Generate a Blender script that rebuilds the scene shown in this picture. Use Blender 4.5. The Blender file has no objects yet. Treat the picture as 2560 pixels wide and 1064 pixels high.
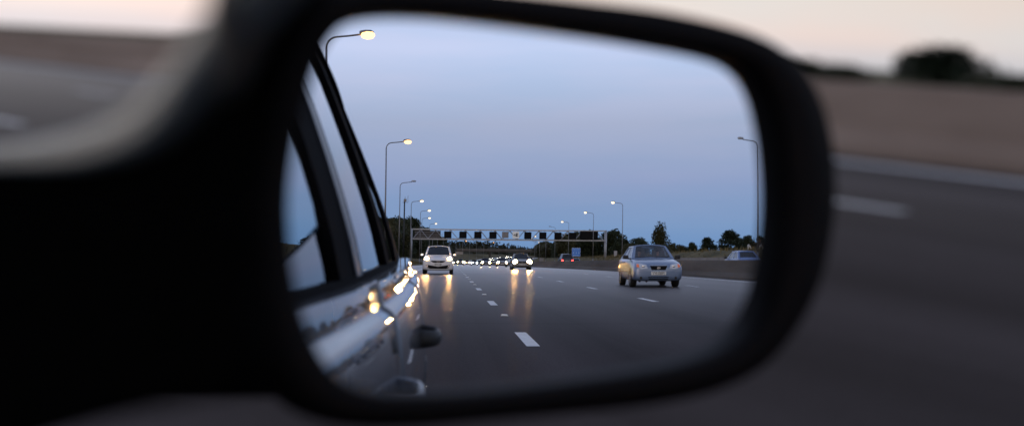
import bpy, bmesh, math, random
from mathutils import Vector, Matrix
from mathutils.bvhtree import BVHTree

random.seed(11)
scene = bpy.context.scene
COL = scene.collection

# ------------------------------------------------------------------ helpers
class MB:
    """collects geometry and links it as ONE mesh object"""
    def __init__(self):
        self.v = []; self.f = []; self.m = []
    def add(self, verts, faces, mi=0):
        b = len(self.v)
        self.v.extend(tuple(p) for p in verts)
        self.f.extend(tuple(b + i for i in q) for q in faces)
        self.m.extend([mi] * len(faces))
        return self
    def box(self, c, s, mi=0, rot=None):
        x, y, z = s[0] / 2, s[1] / 2, s[2] / 2
        vs = [Vector((a * x, b * y, d * z)) for a in (-1, 1) for b in (-1, 1) for d in (-1, 1)]
        if rot is not None:
            vs = [rot @ p for p in vs]
        vs = [p + Vector(c) for p in vs]
        return self.add(vs, [(0, 1, 3, 2), (4, 6, 7, 5), (0, 4, 5, 1), (2, 3, 7, 6), (0, 2, 6, 4), (1, 5, 7, 3)], mi)
    def tube(self, pts, rad, n=8, mi=0, cap=True):
        pts = [Vector(p) for p in pts]
        k = len(pts)
        rads = rad if isinstance(rad, (list, tuple)) else [rad] * k
        vs = []
        prev = None
        for i, p in enumerate(pts):
            t = (pts[min(i + 1, k - 1)] - pts[max(i - 1, 0)]).normalized()
            if prev is None:
                a = t.orthogonal().normalized()
            else:
                a = (prev - t * prev.dot(t))
                a = a.normalized() if a.length > 1e-6 else t.orthogonal().normalized()
            prev = a
            b = t.cross(a)
            for j in range(n):
                w = 2 * math.pi * j / n
                vs.append(p + (a * math.cos(w) + b * math.sin(w)) * rads[i])
        fs = [(i * n + j, i * n + (j + 1) % n, (i + 1) * n + (j + 1) % n, (i + 1) * n + j) for i in range(k - 1) for j in range(n)]
        if cap:
            fs.append(tuple(range(n))[::-1]); fs.append(tuple((k - 1) * n + j for j in range(n)))
        return self.add(vs, fs, mi)
    def lathe(self, prof, c, axis='X', n=24, mi=0):
        """prof: list of (along, radius)"""
        vs = []
        for (a, r) in prof:
            for j in range(n):
                w = 2 * math.pi * j / n
                p = (a, r * math.cos(w), r * math.sin(w))
                if axis == 'Y': p = (r * math.cos(w), a, r * math.sin(w))
                if axis == 'Z': p = (r * math.cos(w), r * math.sin(w), a)
                vs.append((p[0] + c[0], p[1] + c[1], p[2] + c[2]))
        k = len(prof)
        fs = [(i * n + j, i * n + (j + 1) % n, (i + 1) * n + (j + 1) % n, (i + 1) * n + j) for i in range(k - 1) for j in range(n)]
        fs.append(tuple(range(n))[::-1]); fs.append(tuple((k - 1) * n + j for j in range(n)))
        return self.add(vs, fs, mi)
    def grid(self, rows, mi=0, close=False):
        """rows: list of equal-length point lists"""
        n = len(rows[0])
        vs = [p for r in rows for p in r]
        fs = []
        for i in range(len(rows) - 1):
            for j in range(n if close else n - 1):
                fs.append((i * n + j, i * n + (j + 1) % n, (i + 1) * n + (j + 1) % n, (i + 1) * n + j))
        return self.add(vs, fs, mi)
    def prism(self, poly, off, mi=0):
        """poly: planar list of points; off: extrusion vector"""
        n = len(poly); off = Vector(off)
        vs = [Vector(p) for p in poly] + [Vector(p) + off for p in poly]
        fs = [tuple(range(n))[::-1], tuple(range(n, 2 * n))] + [(i, (i + 1) % n, n + (i + 1) % n, n + i) for i in range(n)]
        return self.add(vs, fs, mi)
    def build(self, name, mats, parent=None, smooth=False, fix=True):
        me = bpy.data.meshes.new(name)
        me.from_pydata(self.v, [], self.f)
        if not isinstance(mats, (list, tuple)): mats = [mats]
        for m in mats: me.materials.append(m)
        if len(mats) > 1: me.polygons.foreach_set('material_index', self.m)
        if fix:
            bm = bmesh.new(); bm.from_mesh(me)
            bmesh.ops.recalc_face_normals(bm, faces=bm.faces)
            bm.to_mesh(me); bm.free()
        if smooth: me.polygons.foreach_set('use_smooth', [True] * len(me.polygons))
        me.update()
        o = bpy.data.objects.new(name, me); COL.objects.link(o)
        if parent is not None: o.parent = parent
        return o

def tag(o, label=None, cat=None, group=None, kind=None):
    if label: o['label'] = label
    if cat: o['category'] = cat
    if group: o['group'] = group
    if kind: o['kind'] = kind
    return o

def thing(name, label, cat, loc=(0, 0, 0), rz=0.0, group=None):
    o = bpy.data.objects.new(name, None); COL.objects.link(o)
    o.location = loc; o.rotation_euler = (0, 0, rz); o.empty_display_size = .2
    return tag(o, label, cat, group)

def struct(name, mb, mat, **k):
    return tag(mb.build(name, mat, **k), kind='structure')

CHILD = {}
def copy_tree(o, parent=None):
    c = o.copy(); COL.objects.link(c)
    if parent is not None: c.parent = parent
    for ch in list(o.children): copy_tree(ch, c)
    return c

def bevel(o, w, seg=2, ang=35):
    b = o.modifiers.new('edge', 'BEVEL'); b.width = w; b.segments = seg
    b.limit_method = 'ANGLE'; b.angle_limit = math.radians(ang)
    return o

def subsurf(o, n=2):
    s = o.modifiers.new('soft', 'SUBSURF'); s.levels = n; s.render_levels = n
    return o

# ------------------------------------------------------------------ materials
def nodes_of(name):
    m = bpy.data.materials.new(name); m.use_nodes = True
    return m, m.node_tree.nodes, m.node_tree.links, m.node_tree.nodes['Principled BSDF']

def mat(name, col, rough=.5, metal=0.0, coat=0.0, spec=.5, var=0.0, scale=5.0, bump=0.0, emit=None, estr=0.0):
    m, n, l, p = nodes_of(name)
    p.inputs['Base Color'].default_value = (*col, 1)
    p.inputs['Roughness'].default_value = rough
    p.inputs['Metallic'].default_value = metal
    p.inputs['Coat Weight'].default_value = coat
    p.inputs['Coat Roughness'].default_value = .03
    p.inputs['Specular IOR Level'].default_value = spec
    if emit:
        p.inputs['Emission Color'].default_value = (*emit, 1); p.inputs['Emission Strength'].default_value = estr
    tc = n.new('ShaderNodeTexCoord')
    nz = n.new('ShaderNodeTexNoise'); nz.inputs['Scale'].default_value = scale; nz.inputs['Detail'].default_value = 6
    l.new(tc.outputs['Object'], nz.inputs['Vector'])
    if var > 0:
        r = n.new('ShaderNodeValToRGB')
        r.color_ramp.elements[0].position = .3; r.color_ramp.elements[1].position = .7
        r.color_ramp.elements[0].color = (*[c * (1 - var) for c in col], 1)
        r.color_ramp.elements[1].color = (*[min(1, c * (1 + var)) for c in col], 1)
        l.new(nz.outputs['Fac'], r.inputs['Fac']); l.new(r.outputs['Color'], p.inputs['Base Color'])
    if bump > 0:
        b = n.new('ShaderNodeBump'); b.inputs['Strength'].default_value = bump; b.inputs['Distance'].default_value = .01
        l.new(nz.outputs['Fac'], b.inputs['Height']); l.new(b.outputs['Normal'], p.inputs['Normal'])
    return m

def beam(name, col, s, p=26.0):
    """headlamp: throws its light ahead of the lens, little to the sides"""
    m = emission(name, col, s); n = m.node_tree.nodes; l = m.node_tree.links
    lw = n.new('ShaderNodeLayerWeight'); lw.inputs['Blend'].default_value = .5
    a = n.new('ShaderNodeMath'); a.operation = 'SUBTRACT'; a.inputs[0].default_value = 1.0; l.new(lw.outputs['Facing'], a.inputs[1])
    b = n.new('ShaderNodeMath'); b.operation = 'POWER'; b.inputs[1].default_value = p; l.new(a.outputs[0], b.inputs[0])
    c = n.new('ShaderNodeMath'); c.operation = 'MULTIPLY_ADD'; c.inputs[1].default_value = s; c.inputs[2].default_value = 3.0; l.new(b.outputs[0], c.inputs[0])
    e = [q for q in n if q.type == 'EMISSION'][0]; l.new(c.outputs[0], e.inputs['Strength'])
    return m

def emission(name, col, s):
    m = bpy.data.materials.new(name); m.use_nodes = True
    n = m.node_tree.nodes; n.clear()
    e = n.new('ShaderNodeEmission'); o = n.new('ShaderNodeOutputMaterial')
    e.inputs['Color'].default_value = (*col, 1); e.inputs['Strength'].default_value = s
    m.node_tree.links.new(e.outputs[0], o.inputs[0])
    return m

def pane(name, tint=(.35, .38, .42), rough=.02):
    """thin window glass: tinted transparency with a fresnel reflection"""
    m = bpy.data.materials.new(name); m.use_nodes = True
    n = m.node_tree.nodes; l = m.node_tree.links; n.clear()
    t = n.new('ShaderNodeBsdfTransparent'); t.inputs['Color'].default_value = (*tint, 1)
    g = n.new('ShaderNodeBsdfGlossy'); g.inputs['Roughness'].default_value = rough; g.inputs['Color'].default_value = (.95, .97, 1, 1)
    lw = n.new('ShaderNodeLayerWeight'); lw.inputs['Blend'].default_value = .5
    pw = n.new('ShaderNodeMath'); pw.operation = 'POWER'; pw.inputs[1].default_value = 4.5; l.new(lw.outputs['Facing'], pw.inputs[0])
    f = n.new('ShaderNodeMath'); f.operation = 'MULTIPLY_ADD'; f.inputs[1].default_value = .94; f.inputs[2].default_value = .05; l.new(pw.outputs[0], f.inputs[0])
    mx = n.new('ShaderNodeMixShader'); o = n.new('ShaderNodeOutputMaterial')
    l.new(f.outputs[0], mx.inputs[0]); l.new(t.outputs[0], mx.inputs[1]); l.new(g.outputs[0], mx.inputs[2]); l.new(mx.outputs[0], o.inputs[0])
    return m

def asphalt(name, col):
    m, n, l, p = nodes_of(name)
    tc = n.new('ShaderNodeTexCoord')
    fine = n.new('ShaderNodeTexNoise'); fine.inputs['Scale'].default_value = 55; fine.inputs['Detail'].default_value = 4
    l.new(tc.outputs['Object'], fine.inputs['Vector'])
    mp = n.new('ShaderNodeMapping'); mp.inputs['Scale'].default_value = (1.1, .03, 1)
    l.new(tc.outputs['Object'], mp.inputs['Vector'])
    streak = n.new('ShaderNodeTexNoise'); streak.inputs['Scale'].default_value = 1.0; streak.inputs['Detail'].default_value = 5
    l.new(mp.outputs[0], streak.inputs['Vector'])
    r1 = n.new('ShaderNodeValToRGB')
    r1.color_ramp.elements[0].position = .25; r1.color_ramp.elements[1].position = .75
    r1.color_ramp.elements[0].color = (*[c * .72 for c in col], 1); r1.color_ramp.elements[1].color = (*[c * 1.25 for c in col], 1)
    l.new(streak.outputs['Fac'], r1.inputs['Fac'])
    r2 = n.new('ShaderNodeMapRange'); r2.inputs['From Min'].default_value = .3; r2.inputs['From Max'].default_value = .7
    r2.inputs['To Min'].default_value = .75; r2.inputs['To Max'].default_value = 1.25
    l.new(fine.outputs['Fac'], r2.inputs['Value'])
    mx = n.new('ShaderNodeMix'); mx.data_type = 'RGBA'; mx.blend_type = 'MULTIPLY'; mx.inputs['Factor'].default_value = 1
    l.new(r1.outputs['Color'], mx.inputs['A']); l.new(r2.outputs['Result'], mx.inputs['B'])
    # worn wheel tracks along each lane and a cross joint every 31 m
    sp = n.new('ShaderNodeSeparateXYZ'); l.new(tc.outputs['Object'], sp.inputs[0])
    def mth(op, a, b=None, c=None):
        q = n.new('ShaderNodeMath'); q.operation = op
        for k_, v_ in enumerate((a, b, c)):
            if v_ is None: continue
            if isinstance(v_, (int, float)): q.inputs[k_].default_value = v_
            else: l.new(v_, q.inputs[k_])
        return q.outputs[0]
    tracks = mth('MULTIPLY_ADD', mth('COSINE', mth('MULTIPLY', mth('SUBTRACT', sp.outputs['X'], 1.27), 3.24)), .10, 1.0)
    joint = mth('MULTIPLY_ADD', mth('LESS_THAN', mth('FRACT', mth('DIVIDE', mth('ADD', sp.outputs['Y'], 13.2), 31.0)), .0022), -.45, 1.0)
    pt = n.new('ShaderNodeTexVoronoi'); pt.inputs['Scale'].default_value = 1.0
    mp2 = n.new('ShaderNodeMapping'); mp2.inputs['Scale'].default_value = (.27, .022, 1); l.new(tc.outputs['Object'], mp2.inputs['Vector']); l.new(mp2.outputs[0], pt.inputs['Vector'])
    sr = n.new('ShaderNodeSeparateColor'); l.new(pt.outputs['Color'], sr.inputs[0])
    patch = mth('MULTIPLY_ADD', sr.outputs[0], .30, .85)
    tot = mth('MULTIPLY', mth('MULTIPLY', tracks, joint), patch)
    m2 = n.new('ShaderNodeMix'); m2.data_type = 'RGBA'; m2.blend_type = 'MULTIPLY'; m2.inputs['Factor'].default_value = 1
    l.new(mx.outputs['Result'], m2.inputs['A']); l.new(tot, m2.inputs['B'])
    # rough stone: dull from above, polished only at a very flat angle
    n.remove(p)
    df = n.new('ShaderNodeBsdfDiffuse'); l.new(m2.outputs['Result'], df.inputs['Color'])
    gl = n.new('ShaderNodeBsdfGlossy'); gl.inputs['Color'].default_value = (1, .97, .94, 1)
    rr = n.new('ShaderNodeMapRange'); rr.inputs['To Min'].default_value = .27; rr.inputs['To Max'].default_value = .38
    l.new(streak.outputs['Fac'], rr.inputs['Value']); l.new(rr.outputs['Result'], gl.inputs['Roughness'])
    b = n.new('ShaderNodeBump'); b.inputs['Strength'].default_value = .10; b.inputs['Distance'].default_value = .005
    l.new(fine.outputs['Fac'], b.inputs['Height']); l.new(b.outputs['Normal'], gl.inputs['Normal'])
    lw = n.new('ShaderNodeLayerWeight'); lw.inputs['Blend'].default_value = .5
    fac = mth('MULTIPLY_ADD', mth('POWER', lw.outputs['Facing'], 40.0), .66, .012)
    ms = n.new('ShaderNodeMixShader'); l.new(fac, ms.inputs[0]); l.new(df.outputs[0], ms.inputs[1]); l.new(gl.outputs[0], ms.inputs[2])
    l.new(ms.outputs[0], [q for q in n if q.type == 'OUTPUT_MATERIAL'][0].inputs[0])
    return m

def two_tone(name, a, b, scale=.15, rough=.95, stretch=(1, 1, 1), fine=3.0):
    m, n, l, p = nodes_of(name)
    tc = n.new('ShaderNodeTexCoord'); mp = n.new('ShaderNodeMapping'); mp.inputs['Scale'].default_value = stretch
    l.new(tc.outputs['Object'], mp.inputs['Vector'])
    z = n.new('ShaderNodeTexNoise'); z.inputs['Scale'].default_value = scale; z.inputs['Detail'].default_value = 9; z.inputs['Roughness'].default_value = .65
    l.new(mp.outputs[0], z.inputs['Vector'])
    r = n.new('ShaderNodeValToRGB'); r.color_ramp.elements[0].position = .35; r.color_ramp.elements[1].position = .65
    r.color_ramp.elements[0].color = (*a, 1); r.color_ramp.elements[1].color = (*b, 1)
    l.new(z.outputs['Fac'], r.inputs['Fac']); l.new(r.outputs['Color'], p.inputs['Base Color'])
    p.inputs['Roughness'].default_value = rough; p.inputs['Specular IOR Level'].default_value = .2
    z2 = n.new('ShaderNodeTexNoise'); z2.inputs['Scale'].default_value = fine; z2.inputs['Detail'].default_value = 6
    l.new(tc.outputs['Object'], z2.inputs['Vector'])
    bp = n.new('ShaderNodeBump'); bp.inputs['Strength'].default_value = .5; bp.inputs['Distance'].default_value = .05
    l.new(z2.outputs['Fac'], bp.inputs['Height']); l.new(bp.outputs['Normal'], p.inputs['Normal'])
    return m

def leaf_mat(name, a, b):
    m, n, l, p = nodes_of(name)
    g = n.new('ShaderNodeNewGeometry')
    r = n.new('ShaderNodeValToRGB'); r.color_ramp.elements[0].color = (*a, 1); r.color_ramp.elements[1].color = (*b, 1)
    l.new(g.outputs['Random Per Island'], r.inputs['Fac']); l.new(r.outputs['Color'], p.inputs['Base Color'])
    p.inputs['Roughness'].default_value = .7; p.inputs['Specular IOR Level'].default_value = .25
    return m

M = {}
M['asphalt'] = asphalt('asphalt', (.054, .0455, .0465))
M['asphalt_far'] = asphalt('old_asphalt', (.06, .057, .058))
M['paint'] = mat('road_paint', (.72, .71, .69), .6, var=.12, scale=9)
M['concrete'] = two_tone('barrier_concrete_shaded', (.10, .088, .078), (.165, .147, .132), .5, .9, (1, .22, 2.2), 14)  # barrier behind the car: shade of the rearward view put into the colour
M['concrete_lit'] = two_tone('barrier_concrete_lit', (.25, .185, .145), (.38, .29, .235), .5, .9, (1, .22, 2.2), 14)  # same barrier ahead: brighter light put into the colour, not newer concrete
M['slab'] = two_tone('pale_concrete', (.30, .27, .25), (.42, .38, .35), .8, .9)
M['grass'] = two_tone('dry_grass', (.070, .062, .026), (.17, .130, .060), .22, 1.0, (1, 1, 1), 4)
M['field'] = two_tone('rough_field', (.055, .055, .025), (.11, .095, .045), .05, 1.0)
M['blade'] = leaf_mat('grass_stems', (.075, .066, .028), (.21, .16, .075))
M['leaf_dark'] = leaf_mat('dark_leaves', (.018, .028, .014), (.050, .062, .030))
M['leaf_olive'] = leaf_mat('olive_leaves', (.032, .034, .014), (.075, .072, .030))
M['leaf_pine'] = leaf_mat('blue_green_leaves', (.022, .036, .026), (.050, .070, .045))
M['bark'] = mat('bark', (.055, .043, .033), .9, var=.4, scale=6, bump=.5)
M['galv'] = mat('galvanised_steel', (.42, .43, .45), .45, .6, var=.12, scale=4)
M['pole'] = mat('lamp_post_steel', (.24, .24, .25), .5, .5, var=.15, scale=3)
M['matrix'] = mat('matt_black_sign_face', (.005, .005, .006), .8, spec=.12, var=.2, scale=8)
M['signback'] = mat('grey_sign_back', (.26, .25, .25), .6, .2, var=.15, scale=3)
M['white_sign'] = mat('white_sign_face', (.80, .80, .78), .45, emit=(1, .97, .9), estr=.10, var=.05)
M['black'] = mat('black_plastic', (.012, .012, .013), .55, var=.3, scale=20)
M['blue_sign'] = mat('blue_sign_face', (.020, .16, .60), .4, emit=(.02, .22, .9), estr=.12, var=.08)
M['sign_white'] = mat('sign_lettering', (.75, .78, .80), .4, var=.05)
M['housing'] = mat('mirror_housing_plastic', (.0026, .0025, .0026), .68, spec=.14, var=.25, scale=60, bump=.05)
M['matt'] = mat('matt_black_flocking', (.004, .004, .004), 1.0, spec=0.0, var=.3, scale=80)
M['bezel'] = mat('mirror_bezel_plastic', (.0045, .003, .0028), .6, spec=.12, var=.2, scale=60)
M['trim'] = mat('satin_window_trim', (.38, .45, .50), .38, .7, var=.1, scale=30)
M['rubber'] = mat('rubber_seal', (.004, .004, .005), .85, spec=.04, var=.2, scale=40)
M['tyre'] = mat('tyre_rubber', (.012, .012, .012), .85, var=.3, scale=20)
M['rim'] = mat('alloy_rim', (.38, .38, .40), .35, .8, var=.1)
M['beige'] = mat('pale_trim_cloth', (.78, .79, .74), .9, var=.06, scale=30)
M['seat'] = mat('grey_seat_cloth', (.10, .10, .11), .9, var=.2, scale=40)
M['seat_pale'] = mat('pale_seat_cloth', (.55, .56, .53), .9, var=.1, scale=40)
M['cabin'] = mat('cabin_dark', (.012, .012, .014), .8, var=.2)
M['pane'] = pane('window_glass')
M['pane_clear'] = pane('clear_glass', (.72, .76, .78))
M['pane_dark'] = pane('dark_glass', (.10, .11, .13))
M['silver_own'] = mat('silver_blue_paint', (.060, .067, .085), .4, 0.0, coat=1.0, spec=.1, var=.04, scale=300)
M['white_paint'] = mat('white_car_paint', (.80, .78, .78), .30, 0, coat=.8, var=.02)
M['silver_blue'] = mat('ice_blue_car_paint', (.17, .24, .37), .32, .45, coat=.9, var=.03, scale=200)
M['dark_paint'] = mat('charcoal_car_paint', (.045, .047, .052), .3, .5, coat=.9, var=.05)
M['grey_paint'] = mat('warm_grey_car_paint', (.20, .19, .18), .3, .5, coat=.9, var=.05)
M['navy_paint'] = mat('navy_car_paint', (.020, .028, .055), .3, .4, coat=.9, var=.05)
M['blue_paint'] = mat('blue_car_paint', (.08, .16, .38), .28, .4, coat=.9, var=.05)
M['grille'] = mat('grille_black', (.006, .006, .007), .7, spec=.15, var=.4, scale=30)
M['chrome'] = mat('chrome', (.62, .63, .65), .15, 1.0, var=.03)
M['plate'] = mat('number_plate_white', (.78, .78, .74), .4, var=.03)
M['plate_ink'] = mat('number_plate_black', (.008, .008, .008), .5, var=.1)
M['lens_warm'] = emission('lit_headlight_lens', (1.0, .74, .40), 2.2)
M['lens_gold'] = emission('main_beam_lens', (1.0, .60, .20), 11.0)  # flare around the main beam put into the whole lens as glow
M['lens_cool'] = emission('cool_headlight_lens', (.80, .92, 1.0), 2.0)
M['lens'] = mat('headlight_lens', (.62, .64, .66), .12, .25, coat=1.0, var=.2, scale=25)
M['amber'] = mat('amber_indicator', (.75, .16, .03), .25, coat=.8, var=.1, emit=(1, .2, .04), estr=.12)
M['lamp_warm'] = beam('headlight_warm', (1.0, .50, .17), 3600)
M['lamp_gold'] = beam('headlight_main_beam', (1.0, .47, .12), 3800)
M['lamp_cool'] = beam('headlight_cool', (.84, .93, 1.0), 1400)
M['lamp_far'] = beam('headlight_distant', (1.0, .56, .21), 1800)
M['lamp_tiny'] = emission('headlight_far_off', (1.0, .90, .72), 30)
M['tail'] = emission('tail_light_red', (1.0, .05, .04), 9)
M['tail_off'] = mat('tail_lens_red', (.30, .015, .012), .25, coat=.8, var=.1)
M['sodium'] = emission('sodium_lantern', (1.0, .48, .17), 4.6)
M['sodium_pale'] = emission('sodium_lantern_pale', (1.0, .74, .42), 3)
M['lantern'] = mat('unlit_lantern', (.40, .41, .43), .4, .2, var=.1)
M['skin'] = mat('skin', (.42, .26, .20), .55, var=.08, scale=12)
M['shirt'] = mat('grey_shirt', (.16, .17, .20), .9, var=.15, scale=20)
M['hair'] = mat('dark_hair', (.025, .018, .014), .6, var=.4, scale=60)
M['stud'] = mat('road_stud_white', (.82, .82, .80), .3, var=.05)
M['brick'] = mat('house_brick', (.17, .11, .085), .9, var=.25, scale=3)
M['render_white'] = mat('white_gable', (.70, .69, .66), .8, var=.06)
M['tiles'] = mat('roof_tiles', (.060, .048, .042), .85, var=.3, scale=4)
M['bridge'] = two_tone('bridge_concrete', (.070, .064, .058), (.11, .10, .09), .3, .9)
M['undergrowth'] = two_tone('woodland_floor', (.022, .024, .013), (.045, .043, .022), .08, 1.0)
M['wood'] = leaf_mat('far_woodland', (.024, .030, .018), (.052, .056, .032))

mg = bpy.data.materials.new('mirror_silver'); mg.use_nodes = True
n_ = mg.node_tree.nodes; n_.clear()
g_ = n_.new('ShaderNodeBsdfGlossy'); g_.inputs['Roughness'].default_value = 0.0; g_.inputs['Color'].default_value = (.84, .87, .93, 1)
o_ = n_.new('ShaderNodeOutputMaterial'); mg.node_tree.links.new(g_.outputs[0], o_.inputs[0])

# ------------------------------------------------------------------ camera
# X right across the road, Y along the direction of travel, Z up; the eye is inside the car by the driver's window
EYE = Vector((0, 0, 1.0))
PXF = 4700.0
CX = Vector((8.61859884e-01, -5.04500519e-01, 5.17374747e-02))   # picture right
CY = Vector((-9.84235228e-04, 1.00352725e-01, 9.94951437e-01))   # picture up
CZ = Vector((5.07145513e-01, 8.57559652e-01, -8.59934410e-02))   # view direction
cam = bpy.data.cameras.new('camera'); co = bpy.data.objects.new('camera', cam); COL.objects.link(co)
cam.sensor_width = 36; cam.lens = PXF / 2560 * 36
cam.clip_start = .02; cam.clip_end = 6000
mw = Matrix((CX, CY, -CZ)).transposed().to_4x4(); mw.translation = EYE
co.matrix_world = mw
cam.dof.use_dof = True; cam.dof.focus_distance = 1.34; cam.dof.aperture_fstop = 5.0; cam.dof.aperture_blades = 0
scene.camera = co

def ray(px, py):
    return (CX * (px - 1280) + CY * (532 - py) + CZ * PXF).normalized()

# ------------------------------------------------------------------ sky and light
w = bpy.data.worlds.new('World'); scene.world = w; w.use_nodes = True
n = w.node_tree.nodes; l = w.node_tree.links; n.clear()
out = n.new('ShaderNodeOutputWorld'); bg = n.new('ShaderNodeBackground'); bg2 = n.new('ShaderNodeBackground'); addw = n.new('ShaderNodeAddShader')
sky = n.new('ShaderNodeTexSky'); sky.sky_type = 'NISHITA'; sky.sun_disc = False
SUN_EL, SUN_AZ = 1.0, -18.0      # the sun has just gone down ahead of the car
sky.sun_elevation = math.radians(SUN_EL); sky.sun_rotation = math.radians(SUN_AZ)
l.new(sky.outputs[0], bg2.inputs['Color']); bg2.inputs['Strength'].default_value = .05
tc = n.new('ShaderNodeTexCoord'); sx = n.new('ShaderNodeSeparateXYZ'); l.new(tc.outputs['Generated'], sx.inputs[0])
def ramp(stops, src):
    r = n.new('ShaderNodeValToRGB'); e = r.color_ramp.elements
    while len(e) < len(stops): e.new(.5)
    for q, (p_, c_) in zip(e, stops): q.position = p_; q.color = (*c_, 1)
    l.new(src, r.inputs['Fac']); return r.outputs['Color']
el = n.new('ShaderNodeMapRange'); el.inputs['From Min'].default_value = 0; el.inputs['From Max'].default_value = .5
l.new(sx.outputs['Z'], el.inputs['Value'])
# slow cloud noise stretched along the horizon
mp = n.new('ShaderNodeMapping'); mp.inputs['Scale'].default_value = (1.0, 1.0, 7.0); l.new(tc.outputs['Generated'], mp.inputs['Vector'])
cl = n.new('ShaderNodeTexNoise'); cl.inputs['Scale'].default_value = 3.2; cl.inputs['Detail'].default_value = 6; cl.inputs['Roughness'].default_value = .55
l.new(mp.outputs[0], cl.inputs['Vector'])
rear = ramp([(0, (.150, .325, .575)), (.066, (.170, .352, .600)), (.12, (.205, .352, .60)), (.155, (.245, .360, .605)), (.27, (.365, .445, .635)), (.42, (.60, .70, .93)), (.75, (.50, .58, .76)), (1, (.30, .36, .52))], el.outputs['Result'])
front = ramp([(0, (.70, .72, .77)), (.012, (.78, .78, .82)), (.03, (.88, .86, .86)), (.06, (.86, .86, .86)), (.12, (.80, .80, .80)), (.22, (.75, .745, .74)), (.45, (.58, .60, .65)), (1, (.30, .36, .50))], el.outputs['Result'])
pink = ramp([(.42, (1, 1, 1)), (.58, (1.09, .97, .93))], cl.outputs['Fac'])
mxp = n.new('ShaderNodeMix'); mxp.data_type = 'RGBA'; mxp.blend_type = 'MULTIPLY'; mxp.inputs['Factor'].default_value = 1
sd_ = n.new('ShaderNodeMapRange'); sd_.inputs['From Min'].default_value = .30; sd_.inputs['From Max'].default_value = .85; sd_.inputs['To Min'].default_value = 1.0; sd_.inputs['To Max'].default_value = .74
l.new(sx.outputs['X'], sd_.inputs['Value'])
vm = n.new('ShaderNodeVectorMath'); vm.operation = 'SCALE'; l.new(front, vm.inputs[0]); l.new(sd_.outputs['Result'], vm.inputs['Scale'])
l.new(vm.outputs[0], mxp.inputs['A']); l.new(pink, mxp.inputs['B'])
# weak mauve cloud film in the east
filmr = ramp([(.36, (.94, .97, 1.0)), (.62, (1.08, 1.01, 1.01))], cl.outputs['Fac'])
mxf = n.new('ShaderNodeMix'); mxf.data_type = 'RGBA'; mxf.blend_type = 'MULTIPLY'; mxf.inputs['Factor'].default_value = 1
l.new(rear, mxf.inputs['A']); l.new(filmr, mxf.inputs['B'])
az = n.new('ShaderNodeMapRange'); az.interpolation_type = 'SMOOTHSTEP'
az.inputs['From Min'].default_value = -.55; az.inputs['From Max'].default_value = .75
l.new(sx.outputs['Y'], az.inputs['Value'])
mxs = n.new('ShaderNodeMix'); mxs.data_type = 'RGBA'
l.new(az.outputs['Result'], mxs.inputs['Factor']); l.new(mxf.outputs['Result'], mxs.inputs['A']); l.new(mxp.outputs['Result'], mxs.inputs['B'])
l.new(mxs.outputs['Result'], bg.inputs['Color']); bg.inputs['Strength'].default_value = .97
l.new(bg.outputs[0], addw.inputs[0]); l.new(bg2.outputs[0], addw.inputs[1]); l.new(addw.outputs[0], out.inputs[0])

sl = bpy.data.lights.new('sun', 'SUN'); sl.energy = .25; sl.angle = math.radians(25); sl.color = (1, .80, .66)
so = bpy.data.objects.new('sun', sl); COL.objects.link(so)
so.rotation_euler = (math.radians(90 - 6), 0, math.radians(180 - SUN_AZ))

scene.view_settings.view_transform = 'Standard'; scene.view_settings.look = 'None'
scene.view_settings.exposure = 0; scene.view_settings.gamma = 1
scene.render.engine = 'CYCLES'
cy = scene.cycles
cy.use_denoising = True
cy.max_bounces = 10; cy.glossy_bounces = 6; cy.transparent_max_bounces = 16; cy.diffuse_bounces = 3
cy.sample_clamp_indirect = 0; cy.sample_clamp_direct = 0
cy.blur_glossy = 0.0; cy.caustics_reflective = True

# ------------------------------------------------------------------ the road's course
def gx(y): return max(0.0, -y - 300.0) ** 2 / 5334.0
def rz(y):
    """the road dips gently behind the car and climbs again towards the bridge"""
    t = max(0.0, min(-y, 790.0) - 60.0)
    return -.0055 * (t - 20 * (1 - math.exp(-t / 20))) + 2.15e-5 * max(0.0, min(-y, 790.0) - 280.0) ** 2
def W(x, y, z=0.0): return Vector((x + gx(y), y, z + rz(y)))
YS = [400 - 20 * i for i in range(36)] + [-320 - 15 * i for i in range(62)]   # 400 ... -1235

def ribbon(name, prof, mat_, ys=YS, kind='structure', close=False):
    mb = MB(); mb.grid([[W(x, y, z) for x, z in prof] for y in ys], close=close)
    o = mb.build(name, mat_)
    if kind: tag(o, kind=kind)
    return o

gm = MB()
gm.grid([[W(x, y, -.03) for x in (-2500, -600, -120, -30, 60, 120, 240, 600, 2500)] for y in [2500, 1500, 800] + YS + [-1500]])
struct('ground', gm, M['field'])
ribbon('road', [(-5.7, .004), (-2, .004), (1.3, .004), (5.1, .004), (9.1, .004), (14.2, .004)], M['asphalt'])
ribbon('opposite_road', [(14.9, .004), (20, .004), (26, .004), (33.6, .004)], M['asphalt_far'])
def fade(y): return max(0.0, min(1.0, (-y + 25) / 55.0)) if y > -200 else 1.0
def bank(name, prof, ys):
    mb = MB()
    rows = []
    for y in ys:
        rows.append([W(x, y, z * fade(y) * (1 + .10 * math.sin(y * .043 + x * .2)) - .02 * (z == 0)) for x, z in prof])
    mb.grid(rows); return struct(name, mb, M['grass'], smooth=True)
BY = [60 - 6 * i for i in range(62)] + [-320 - 15 * i for i in range(58)]
bank('left_bank', [(-5.6, 0), (-6.4, .10), (-8.5, .55), (-11, 1.3), (-15, 2.2), (-22, 2.6), (-60, 2.6), (-140, 1.0), (-200, 0)], BY)
bank('right_bank', [(33.4, 0), (35, .25), (37.5, 1.0), (40.5, 2.05), (44, 2.45), (52, 2.6), (75, 2.6), (140, 2.2), (220, 0)], BY)

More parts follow.
